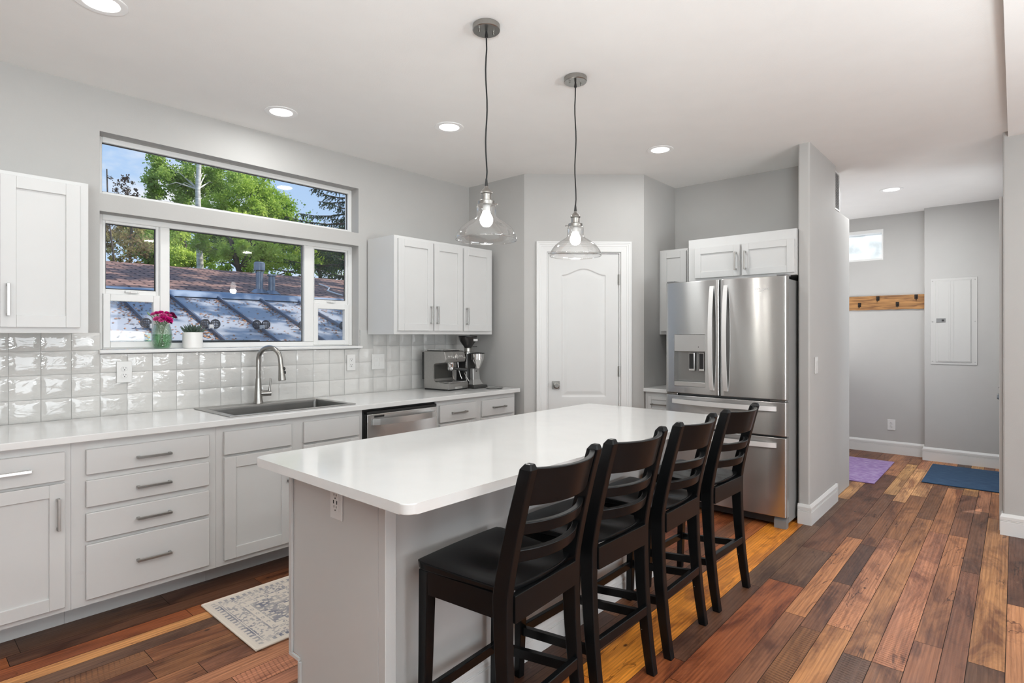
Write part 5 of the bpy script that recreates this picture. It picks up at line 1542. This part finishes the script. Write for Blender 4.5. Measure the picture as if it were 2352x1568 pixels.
def kitchen_rug():
    """low pile rug: bordered medallion pattern woven into a fine vertex grid"""
    x0, x1, y0, y1 = 1.100, 2.30, 2.458, 3.070
    c = thing('rug', 'cream and faded blue medallion rug on the floor behind the island', 'rug', ((x0 + x1) / 2, (y0 + y1) / 2, 0.0005))
    mb = MB(); lay = mb.bm.loops.layers.float_color.new('pattern')
    nx, ny = 300, 154
    rr = random.Random(2)
    cells = {}
    def hsh(a, b): return (math.sin(a * 127.1 + b * 311.7) * 43758.5453) % 1.0
    def pat(x, y):
        u = x - x0; v = y - y0; W_, H_ = x1 - x0, y1 - y0
        d = min(u, W_ - u, v, H_ - v)
        along = v if d in (u, W_ - u) else u
        if d < 0.022: return 0.0
        if d < 0.055:
            k = (along % 0.030) / 0.030; return 0.95 if (0.12 < k < 0.62 and d > 0.027) or d > 0.050 else 0.12
        if d < 0.060: return 0.1
        if d < 0.065: return 0.9
        if d < 0.125:
            return 0.75 if hsh(int(along / 0.011), int(d / 0.010)) > 0.62 else 0.12
        if d < 0.130: return 0.85
        if d < 0.165:
            k = ((along % 0.058) - 0.029) / 0.010; kk = (d - 0.148) / 0.010
            r_ = math.hypot(k, kk); return 0.85 if 0.5 < r_ < 1.0 else 0.05
        if d < 0.170: return 0.8
        # field with stepped medallion
        a = abs(u - W_ / 2) ; b = abs(v - H_ / 2)
        s = math.floor(a / 0.02) * 0.02 * 0.34 + math.floor(b / 0.02) * 0.02
        if s < 0.055: return 0.9 if hsh(int(a / .012), int(b / .012)) > .45 else 0.1
        if s < 0.062: return 0.85
        if s < 0.105: return 0.04
        if s < 0.110: return 0.6
        return 0.95 if hsh(int(u / 0.016), int(v / 0.013)) > 0.26 else 0.15
    V = [[mb._v((x0 + (x1 - x0) * i / nx, y0 + (y1 - y0) * j / ny, 0.007 + 0.0006 * math.sin(i * 0.21) * math.sin(j * 0.17))) for j in range(ny + 1)] for i in range(nx + 1)]
    for i in range(nx):
        for j in range(ny):
            f = mb._f([V[i][j], V[i + 1][j], V[i + 1][j + 1], V[i][j + 1]], 0, True)
            g = pat(x0 + (x1 - x0) * (i + .5) / nx, y0 + (y1 - y0) * (j + .5) / ny)
            for l in f.loops: l[lay] = (g, g, g, 1)
    part('pile', mb, rug_material('faded_rug', 'kitchen'), c, fix=False)
    mb = MB()
    pts = [(x0, y0), (x1, y0), (x1, y1), (x0, y1)]
    for a, b in zip(pts, pts[1:] + pts[:1]):
        mb.tube([(a[0], a[1], 0.0058), (b[0], b[1], 0.0058)], 0.0055, 8)
    part('binding', mb, mat('cream_binding', (0.70, 0.63, 0.54, 1), 0.9, bump=0.4, scale=500), c)
kitchen_rug()
mb = MB().box(6.10, 7.28, 0.966, 2.05, 0.0005, 0.010, 0.003)
c = solo('rug', 'mottled purple rug on the mudroom floor', 'rug', mb, rug_material('purple_weave', 'purple'), (6.69, 1.5, 0))
mb = MB().box(6.475, 7.445, 0.085, 0.652, 0.0005, 0.011, 0.003)
solo('door_mat', 'dark blue ribbed mat on the mudroom floor', 'mat', mb, rug_material('blue_weave', 'blue'), (6.96, 0.37, 0))

# ------------------------------------------------------------------ mudroom fittings
def wood_mat(name, c1, c2):
    m = bpy.data.materials.new(name); m.use_nodes = True
    t = m.node_tree; p = t.nodes['Principled BSDF']; p.inputs['Roughness'].default_value = 0.55
    co = t.nodes.new('ShaderNodeTexCoord'); mp_ = t.nodes.new('ShaderNodeMapping'); mp_.inputs['Scale'].default_value = (4, 2.2, 34)
    n = t.nodes.new('ShaderNodeTexNoise'); n.inputs['Scale'].default_value = 1.0; n.inputs['Detail'].default_value = 6; n.inputs['Distortion'].default_value = 1.0
    t.links.new(co.outputs['Object'], mp_.inputs[0]); t.links.new(mp_.outputs[0], n.inputs['Vector'])
    r = t.nodes.new('ShaderNodeValToRGB'); r.color_ramp.elements[0].position = 0.32; r.color_ramp.elements[0].color = c1; r.color_ramp.elements[1].position = 0.62; r.color_ramp.elements[1].color = c2
    t.links.new(n.outputs['Fac'], r.inputs[0]); t.links.new(r.outputs[0], p.inputs['Base Color'])
    return m
c = thing('coat_rack', 'rough golden wood coat rack board on the mudroom wall', 'coat rack', (7.82, 1.2, 1.665), R(-90), local=True)
# local u = 1.2 - y
mb = MB()
secs = []
for i in range(41):
    u = -0.60 + 1.045 * i / 40
    zb = 0.003 + 0.002 * math.sin(i * 1.3) * math.sin(i * 0.37)
    secs.append([(u, -0.022, zb), (u, -0.022, 0.164), (u, -0.0008, 0.166), (u, -0.0008, zb - 0.002)])
mb.loft(secs, 0, False)
part('board', mb, wood_mat('golden_rough_wood', (0.15, 0.062, 0.018, 1), (0.40, 0.195, 0.062, 1)), c)
M_iron = mat('dark_iron', (0.03, 0.022, 0.018, 1), 0.5, 0.6)
for u, z in ((-0.38, 0.121), (-0.185, 0.051), (0.001, 0.121), (0.192, 0.048), (0.368, 0.126)):
    mb = MB().box(u - 0.016, u + 0.016, -0.027, -0.0222, z - 0.012, z + 0.038, 0.002)
    mb.tube([(u, -0.026, z + 0.02), (u, -0.045, z + 0.012), (u, -0.055, z + 0.005), (u, -0.058, z + 0.026)], 0.006, 8)
    mb.tube([(u, -0.026, z + 0.005), (u, -0.038, z - 0.018), (u, -0.052, z - 0.012)], 0.006, 8)
    part('hook', mb, M_iron, c)
c = thing('electrical_panel', 'wall-coloured electrical panel cover on the mudroom wall', 'electrical panel', (7.665, 0.491, 1.055), R(-90), local=True)
M_panel = mat('panel_paint', (0.49, 0.482, 0.465, 1), 0.45)
part('cover', MB().box(-0.198, 0.198, -0.008, -0.0006, 0.0, 0.928, 0.003, 2).box(-0.152, 0.150, -0.013, -0.008, 0.024, 0.905, 0.002), M_panel, c)
dd = part('door', MB().box(-0.132, 0.142, -0.0175, -0.0132, 0.034, 0.896, 0.002).box(-0.040, -0.025, -0.0195, -0.0176, 0.034, 0.896, 0.001).box(-0.010, 0.004, -0.0195, -0.0176, 0.034, 0.896, 0.001), M_panel, c)
part('latch', MB().box(-0.146, -0.066, -0.0215, -0.0177, 0.452, 0.496, 0.001), M_greyplastic, dd, 'small grey latch')
part('latch_slide', MB().box(-0.10, -0.078, -0.0235, -0.0216, 0.464, 0.484), M_blackmat, dd)
for u in (-0.180, 0.180):
    for z in (0.03, 0.46, 0.90):
        part('screw', MB().cyl((u, -0.0078, z), (u, -0.0098, z), 0.006, seg=10), M_nickel, c)
c = thing('air_vent', 'narrow louvred air vent high beside the passage ceiling', 'vent', (5.405, 1.1395, 2.43), local=True)
mb = MB(); rect_frame(mb, -0.122, 0.118, 0.0, 0.325, -0.012, -0.0006, 0.012, 0.001)
part('frame', mb, M_trim, c)
part('backing', MB().box(-0.11, 0.106, -0.004, -0.0012, 0.012, 0.313), M_greyplastic, c)
mb = MB()
for k in range(22):
    z = 0.017 + k * 0.0135
    mb.prism([(-0.0105, z), (-0.0098, z - 0.001), (-0.0045, z + 0.0065), (-0.0052, z + 0.0075)], 'x', -0.11, 0.106)
part('slats', mb, mat('vent_grey', (0.42, 0.415, 0.40, 1), 0.5), c)

# ------------------------------------------------------------------ outside: neighbour's roofs, vents, leaves, trees
mb = MB().box(-40, 60, 4.1, 70, -1.2, -1.0)
struct('ground', mb, mat('grass', (0.07, 0.12, 0.03, 1), 0.9, var=0.5, vscale=2))
def shingle_mat():
    m = bpy.data.materials.new('brown_shingles'); m.use_nodes = True
    t = m.node_tree; p = t.nodes['Principled BSDF']; p.inputs['Roughness'].default_value = 0.9; L = t.links.new
    co = t.nodes.new('ShaderNodeTexCoord'); mp_ = t.nodes.new('ShaderNodeMapping'); L(co.outputs['Object'], mp_.inputs[0])
    br = t.nodes.new('ShaderNodeTexBrick'); br.inputs['Scale'].default_value = 1.0; br.inputs['Brick Width'].default_value = 0.24; br.inputs['Row Height'].default_value = 0.088
    br.inputs['Mortar Size'].default_value = 0.014
    br.inputs['Color1'].default_value = (0.56, 0.335, 0.27, 1); br.inputs['Color2'].default_value = (0.33, 0.19, 0.155, 1); br.inputs['Mortar'].default_value = (0.09, 0.05, 0.045, 1)
    L(mp_.outputs[0], br.inputs['Vector'])
    n = t.nodes.new('ShaderNodeTexNoise'); n.inputs['Scale'].default_value = 30; L(co.outputs['Object'], n.inputs['Vector'])
    mx_ = t.nodes.new('ShaderNodeMixRGB'); mx_.blend_type = 'MULTIPLY'; mx_.inputs[0].default_value = 0.5
    L(br.outputs[0], mx_.inputs[1]); L(n.outputs['Fac'], mx_.inputs[2]); L(mx_.outputs[0], p.inputs['Base Color'])
    return m
ho = thing('neighbour_house', 'neighbouring house with brown shingles above a grey metal roof', 'house', (4, 9, -1.0))
MS = 0.335                     # metal roof pitch
def mz(y): return 1.80 + (y - 7.0) * MS
def sz(y): return 1.865 + (y - 7.05) * 0.22
YR = 9.55
mb = MB(); mb.prism([(7.05, sz(7.05)), (YR, sz(YR)), (10.9, sz(YR) - 0.4), (10.9, sz(YR) - 0.5), (7.05, sz(7.05) - 0.1)], 'x', -4, 7.1)
part('shingle_roof', mb, shingle_mat(), ho)
M_metalroof = mat('grey_metal_roof', (0.40, 0.42, 0.46, 1), 0.5, 0.0, var=0.15, vscale=3)
mb = MB().prism([(5.30, mz(5.30)), (7.04, mz(7.04)), (7.04, mz(7.04) - 0.05), (5.30, mz(5.30) - 0.05)], 'x', -4, 7.1)
mrf = part('metal_roof', mb, M_metalroof, ho)
mb = MB().prism([(6.97, mz(6.97) + 0.015), (7.02, mz(7.02) + 0.06), (7.12, sz(7.12) + 0.006), (7.12, sz(7.12) - 0.02), (7.0, mz(7.0))], 'x', -4, 7.1)
part('flashing', mb, mat('blue_grey_flashing', (0.27, 0.34, 0.45, 1), 0.5, 0.2), ho)
M_seam = mat('seam_metal', (0.20, 0.22, 0.27, 1), 0.35, 0.5)
for k in range(-8, 10):
    x = 2.175 + 0.5 * k
    mb = MB().loft([[(x - 0.011, y, mz(y)), (x + 0.011, y, mz(y)), (x + 0.009, y, mz(y) + 0.034), (x - 0.009, y, mz(y) + 0.034)] for y in (5.29, 6.98)], 0, False)
    part('seam', mb, M_seam, mrf)
def snow_guard_mesh(x, y):
    mb = MB(); z = mz(y)
    n = Vector((0, -0.94, 0.34)); q = n.to_track_quat('Z', 'Y')
    for s in (-1, 1):
        cpt = Vector((x + s * 0.047, y, z + 0.062))
        mb.tube([cpt + Vector((0.042 * math.cos(a), 0.0, 0.042 * math.sin(a))) for a in [2 * math.pi * i / 24 for i in range(25)]], 0.006, 6, cap=False)
        for k in range(-2, 3):
            h = math.sqrt(max(0, 0.042 ** 2 - (k * 0.015) ** 2))
            mb.tube([cpt + Vector((k * 0.015, 0, -h)), cpt + Vector((k * 0.015, 0, h))], 0.0045, 5)
            mb.tube([cpt + Vector((-h, 0, k * 0.015)), cpt + Vector((h, 0, k * 0.015))], 0.0045, 5)
    mb.box(x - 0.022, x + 0.022, y - 0.03, y + 0.03, z + 0.012, z + 0.055, 0.004, mi=1)
    mb.tube([(x, y, z + 0.05), (x, y, z + 0.075)], 0.012, 8)
    return mb
for k in (-3, -2, -1, 0, 1, 2, 3):
    part('snow_guard', snow_guard_mesh(2.175 + 0.5 * k, 5.86), [mat('snow_guard_metal', (0.10, 0.10, 0.11, 1), 0.5, 0.5) if k == -3 else bpy.data.materials['snow_guard_metal'], M_trim], ho)
part('gutter', MB().box(0.4, 2.45, 5.395, 5.46, mz(5.43) - 0.02, mz(5.43) + 0.052, 0.004), mat('dark_gutter', (0.02, 0.035, 0.045, 1), 0.5), ho)
mb = MB().box(-4, 7.0, 5.6, 10.8, -1.0, 1.24)
part('wall', mb, mat('house_siding', (0.3, 0.28, 0.25, 1), 0.8), ho)
M_galv = mat('galvanised_pipe', (0.30, 0.34, 0.40, 1), 0.4, 0.7, var=0.2, vscale=14)
def ray_plane(px, py):          # a photo point on the shingle slope -> metres
    r = (px - 1176) / FOCAL; dx = math.cos(R(YAW)) + r * math.sin(R(YAW)); dy = math.sin(R(YAW)) - r * math.cos(R(YAW)); dz = (769.5 - py) / FOCAL
    t = (1.865 - 7.05 * 0.22 - CAM_H) / (dz - 0.22 * dy)
    return Vector((dx * t, dy * t, CAM_H + dz * t)), t
p1, t1 = ray_plane(596, 671); k1 = t1 / FOCAL
mb = MB().lathe([(8 * k1, -0.05), (8 * k1, 47 * k1), (0.001, 47 * k1)], p1, seg=16, cap1=False).lathe([(12 * k1, 0), (12 * k1, 17 * k1), (10 * k1, 19 * k1), (0.001, 20 * k1)], p1 + Vector((0, 0, 50 * k1)), seg=16, cap1=False)
mb.lathe([(0.13, 0.0), (0.06, 0.06)], p1 + Vector((0, 0, -0.02)), seg=16)
for s in (-1, 1): mb.tube([p1 + Vector((s * 9 * k1, 0, 44 * k1)), p1 + Vector((s * 9 * k1, 0, 52 * k1))], 0.008, 6)
part('vent_pipe', mb, M_galv, ho, 'tall capped roof vent')
p2, t2 = ray_plane(624, 673); k2 = t2 / FOCAL
mb = MB().lathe([(7.5 * k2, -0.05), (7.5 * k2, 34 * k2), (6.5 * k2, 34 * k2), (6.5 * k2, 38 * k2), (10 * k2, 39 * k2), (10 * k2, 42 * k2), (0.001, 43 * k2)], p2, seg=16, cap1=False).lathe([(0.12, 0.0), (0.06, 0.05)], p2 + Vector((0, 0, -0.02)), seg=16)
part('vent_pipe', mb, M_galv, ho, 'shorter roof vent')
pts = []
for px, py in ((733, 655), (748, 660), (757, 664), (752, 670), (760, 673), (775, 678), (787, 681)):
    q_, _ = ray_plane(px, py); pts.append(q_ + Vector((0, 0, 0.02)))
solo('cable', 'thin white cable lying on the brown shingles', 'cable', MB().tube(pts, 0.011, 6), mat('white_cable', (0.8, 0.78, 0.74, 1), 0.6), tuple(pts[0]))

def litter():
    rng = random.Random(21)
    mb = MB()
    def leaf(x, y, s):
        z = mz(y) + 0.006
        a = rng.uniform(0, 6.28); t = rng.uniform(-0.5, 0.5)
        u = Vector((math.cos(a), math.sin(a), math.sin(a) * MS)) * s; v = Vector((-math.sin(a), math.cos(a), math.cos(a) * MS)) * s * 0.55
        c0 = Vector((x, y, z)); lift = Vector((0, 0, s * 0.35 * abs(t)))
        mb.quad(c0 - u, c0 + v + lift, c0 + u + lift * 0.4, c0 - v, mi=rng.choice((0, 0, 1, 1, 2)))
    for _ in range(20000):
        x = rng.uniform(-0.5, 6.0); y = rng.uniform(5.32, 6.95)
        d = ((x - 2.175) / 0.5) % 1.0          # leaves gather against the left side of each seam
        w = 0.07 + 1.3 * max(0, (d - 0.62) / 0.38) ** 2 + 0.25 * (mnoise.noise(Vector((x * 2.5, y * 2.5, 0))) > 0.12)
        if rng.random() < w * 0.8: leaf(x, y, rng.uniform(0.007, 0.020))
    solo('fallen_leaves', 'brown fallen leaves scattered over the metal roof', 'leaves', mb,
         [mat('dry_leaf_brown', (0.26, 0.11, 0.05, 1), 0.8), mat('dry_leaf_orange', (0.50, 0.22, 0.08, 1), 0.8), mat('dry_leaf_dark', (0.08, 0.045, 0.035, 1), 0.8)], (3, 6.1, 1.5), kind='stuff', fix=False)
litter()

def at(px, py, Y):              # point of the view at distance Y beyond the window wall's axis
    r = (px - 1176) / FOCAL
    dx = math.cos(R(YAW)) + r * math.sin(R(YAW)); dy = math.sin(R(YAW)) - r * math.cos(R(YAW)); t = Y / dy
    return Vector((dx * t, Y, CAM_H + (769.5 - py) / FOCAL * t)), t / FOCAL
GL = leaf_mat('bright_green_leaf', (0.26, 0.44, 0.05, 1), (0.74, 0.86, 0.22, 1), 1.2)
GM = leaf_mat('mid_green_leaf', (0.18, 0.32, 0.06, 1), (0.52, 0.68, 0.20, 1), 1.2)
GD = leaf_mat('dark_green_leaf', (0.09, 0.17, 0.05, 1), (0.28, 0.42, 0.12, 1), 1.2)
GB = leaf_mat('bronze_leaf', (0.24, 0.16, 0.09, 1), (0.44, 0.42, 0.18, 1), 2.0)
GP = leaf_mat('plum_leaf', (0.07, 0.05, 0.05, 1), (0.14, 0.12, 0.09, 1), 2.0, 0.2)
GS_ = leaf_mat('spruce_needle', (0.035, 0.075, 0.045, 1), (0.12, 0.19, 0.12, 1), 2.5, 0.1)
M_bark = mat('grey_brown_bark', (0.13, 0.105, 0.085, 1), 0.9, bump=0.8, scale=20, var=0.4, vscale=8)
M_aspen = mat('pale_aspen_bark', (0.85, 0.83, 0.77, 1), 0.8, bump=0.5, scale=15, var=0.5, vscale=7, stretch=(1, 1, 3))
def add_leaf(mb, p, s, rng):
    a = rng.uniform(0, 6.28); e = rng.uniform(-1.0, 1.0)
    u = Vector((math.cos(a) * math.cos(e), math.sin(a) * math.cos(e), math.sin(e))) * s
    w = u.cross(Vector((rng.uniform(-1, 1), rng.uniform(-1, 1), rng.uniform(-1, 1))))
    if w.length < 1e-5: return
    w = w.normalized() * s * 0.6
    mb.quad(p - u, p + w, p + u, p - w)
def tree(label, base, trunk, tr, blobs, nleaf, ls, lm, bm_, seed, clump=0.5, branches=14, name='tree'):
    """trunk = list of points, blobs = (centre, radii): leafy masses that fill clumps around twigs"""
    rng = random.Random(seed)
    root = thing(name, label, 'tree', tuple(base))
    mb = MB().tube(trunk, [tr * (1 - 0.55 * i / max(1, len(trunk) - 1)) for i in range(len(trunk))], 10)
    tot = sum(b[1][0] * b[1][2] for b in blobs)
    fo = MB()
    for cpt, rad in blobs:
        n = int(nleaf * rad[0] * rad[2] / tot)
        ncl = max(4, int(branches * rad[0] * rad[2] / tot * 4))
        cl = []
        for _ in range(ncl):
            while True:
                v = Vector((rng.uniform(-1, 1), rng.uniform(-1, 1), rng.uniform(-1, 1)))
                if v.length < 1: break
            cl.append(cpt + Vector((v.x * rad[0], v.y * rad[1], v.z * rad[2])))
        for k, q in enumerate(cl):
            if k % 4 == 0:
                o_ = min(trunk, key=lambda p: (Vector(p) - q).length + abs(Vector(p).z - q.z + 0.5))
                o_ = Vector(o_); m_ = o_.lerp(q, 0.5) + Vector((0, 0, 0.15))
                mb.tube([o_, m_, q], [tr * 0.2, tr * 0.12, tr * 0.04], 5)
        sp = clump * min(rad[0], rad[2]) * 0.9
        for i in range(n):
            q = rng.choice(cl)
            add_leaf(fo, q + Vector((rng.gauss(0, sp * .45), rng.gauss(0, sp * .45), rng.gauss(0, sp * .4))), ls * rng.uniform(0.6, 1.25), rng)
    part('trunk', mb, bm_, root)
    part('foliage', fo, lm, root, fix=False)
    return root
def blob(px, py, Y, rx, rz, ry=None):
    p, k = at(px, py, Y)
    return (p, (rx * k, (ry or rx) * k, rz * k))
def trunk_at(px, Y, ztop_px, lean=0, n=7):
    p, k = at(px, ztop_px, Y)
    return [Vector((p.x + lean * (i / n) ** 2 + 0.03 * math.sin(i * 1.9), Y, -1.0 + (p.z + 1.0) * i / n)) for i in range(n + 1)]
GT = 'trees behind the neighbouring roof'
t0 = trunk_at(457, 14, 340)
o = tree('tall aspen with a pale straight trunk behind the roof', t0[0], t0, 0.105, [blob(400, 390, 14.3, 55, 45), blob(352, 450, 14.4, 32, 38), blob(430, 440, 14.6, 40, 50), blob(500, 395, 14.6, 50, 40), blob(455, 350, 14.5, 60, 30)], 17000, 0.034, GM, M_aspen, 1); o['group'] = GT
t0 = trunk_at(560, 16, 470, 0.3)
o = tree('broad bright green tree right of the aspen trunk', t0[0], t0, 0.13, [blob(560, 440, 16, 75, 60), blob(630, 480, 15.8, 50, 45), blob(500, 470, 16.3, 40, 55), blob(600, 420, 16.2, 55, 40), blob(590, 500, 15.5, 80, 30)], 30000, 0.036, GL, M_bark, 2); o['group'] = GT
t0 = trunk_at(610, 13, 560, -0.8)
o = tree('green tree with dark slanting branches low behind the roof vents', t0[0], t0, 0.10, [blob(560, 580, 13, 70, 38), blob(640, 580, 13, 60, 42), blob(500, 560, 13.3, 50, 34), blob(690, 590, 13, 40, 35), blob(560, 622, 13, 110, 14)], 22000, 0.030, GL, M_bark, 3); o['group'] = GT
t0 = trunk_at(425, 15.5, 560)
o = tree('yellow green bush left of the pale trunk base', t0[0], t0, 0.06, [blob(415, 575, 15.5, 42, 42), blob(480, 590, 15.2, 40, 25), blob(400, 540, 15.8, 30, 25)], 10000, 0.035, GL, M_bark, 4); o['group'] = GT
t0 = trunk_at(302, 12.5, 500)
o = tree('small bronze leaved tree with a dark trunk at left', t0[0], t0, 0.05, [blob(285, 560, 12.5, 52, 45), blob(300, 510, 12.5, 40, 25), blob(250, 535, 12.4, 28, 40), blob(300, 590, 12.4, 60, 18)], 4200, 0.027, GB, M_bark, 5, clump=0.42); o['group'] = GT
t0 = trunk_at(340, 17, 540)
o = tree('green tree filling the left sash behind the bronze tree', t0[0], t0, 0.09, [blob(340, 560, 17, 40, 50), blob(310, 530, 17.3, 40, 30), blob(370, 590, 17, 40, 25)], 10000, 0.038, GM, M_bark, 6); o['group'] = GT
t0 = trunk_at(760, 14, 540, -0.5)
o = tree('dense green tree with bare twigs in the right sash', t0[0], t0, 0.09, [blob(745, 600, 14, 50, 35), blob(780, 580, 14.2, 45, 45), blob(720, 580, 14.6, 40, 30)], 11000, 0.031, GD, M_bark, 7); o['group'] = GT
t0 = trunk_at(282, 11.5, 395, -0.25)
o = tree('sparse thin sapling with plum leaves against the blue sky', t0[0], t0, 0.022, [blob(275, 425, 11.5, 26, 34), blob(302, 440, 11.5, 18, 22)], 420, 0.022, GP, M_bark, 9, clump=0.35, branches=6); o['group'] = GT
t0 = trunk_at(700, 22, 520)
o = tree('far dark green tree mass filling gaps behind the others', t0[0], t0, 0.2, [blob(480, 540, 24, 90, 70), blob(620, 540, 24, 90, 70), blob(740, 580, 24, 70, 50), blob(380, 560, 25, 60, 50)], 16000, 0.07, GD, M_bark, 10, clump=0.7); o['group'] = GT
t0 = [Vector((8.9 + 0.1 * math.sin(i), 5.9, -1.0 + 1.3 * i)) for i in range(8)]  # unseen tree, placed so its crown casts dappled shade on the roofs
o = tree('tall leafy unseen shade tree beside the house, out past the right of the windows', t0[0], t0, 0.2, [(Vector((7.3, 4.7, 7.6)), (1.8, 1.5, 1.1)), (Vector((9.4, 5.0, 8.3)), (1.6, 1.5, 1.2)), (Vector((8.2, 3.4, 7.3)), (1.6, 1.2, 1.0)), (Vector((10.6, 4.4, 8.6)), (1.2, 1.4, 1.0))], 6500, 0.085, GM, M_bark, 31, clump=0.34, branches=14); o['group'] = GT

def spruce():
    rng = random.Random(12)
    base, k = at(835, 560, 11.5); base.z = -1.0
    root = thing('spruce_tree', 'dark drooping spruce at the right of the high window', 'tree', tuple(base)); root['group'] = GT
    top = base + Vector((0, 0, 9.5))
    part('trunk', MB().tube([base, base + Vector((0, 0, 5)), top], [0.16, 0.11, 0.02], 10), M_bark, root)
    br = MB(); fo = MB()
    z = 2.6
    while z < 9.2:
        L_ = 2.1 * (1 - (z - 2.0) / 8.2) + 0.2
        nb = 7
        for j in range(nb):
            az = 2 * math.pi * (j + rng.uniform(-.3, .3)) / nb + z * 1.3
            LL = L_ * rng.uniform(0.75, 1.15)
            d = Vector((math.cos(az), math.sin(az), 0))
            pth = [base + Vector((0, 0, z)) + d * (LL * s) + Vector((0, 0, -0.38 * LL * s + 0.32 * LL * s * s)) for s in (0.03, 0.25, 0.5, 0.75, 1.0)]
            br.tube(pth, [0.03, 0.024, 0.017, 0.011, 0.005], 5)
            side = Vector((-d.y, d.x, 0))
            for s_i in range(int(34 * LL)):
                s = rng.uniform(0.18, 1.0)
                a = s * 4; i0 = min(3, int(a)); pb = pth[i0].lerp(pth[i0 + 1], a - i0)
                tl = rng.uniform(0.10, 0.32) * (1.15 - s * 0.6)
                td = (side * rng.choice((-1, 1)) * rng.uniform(0.2, 1) + d * rng.uniform(0.1, 0.7) + Vector((0, 0, rng.uniform(-1.1, -0.1)))).normalized()
                for q in range(int(9 + tl * 48)):
                    pc = pb + td * tl * rng.random()
                    nd = (td + Vector((rng.uniform(-.9, .9), rng.uniform(-.9, .9), rng.uniform(-.9, .9)))).normalized() * rng.uniform(0.025, 0.045)
                    w = nd.cross(Vector((0.3, 0.5, 0.8))).normalized() * 0.008
                    fo.quad(pc - w, pc + nd - w * 0.3, pc + nd + w * 0.3, pc + w)
        z += rng.uniform(0.26, 0.36)
    part('branches', br, M_bark, root)
    part('foliage', fo, GS_, root, fix=False)
spruce()
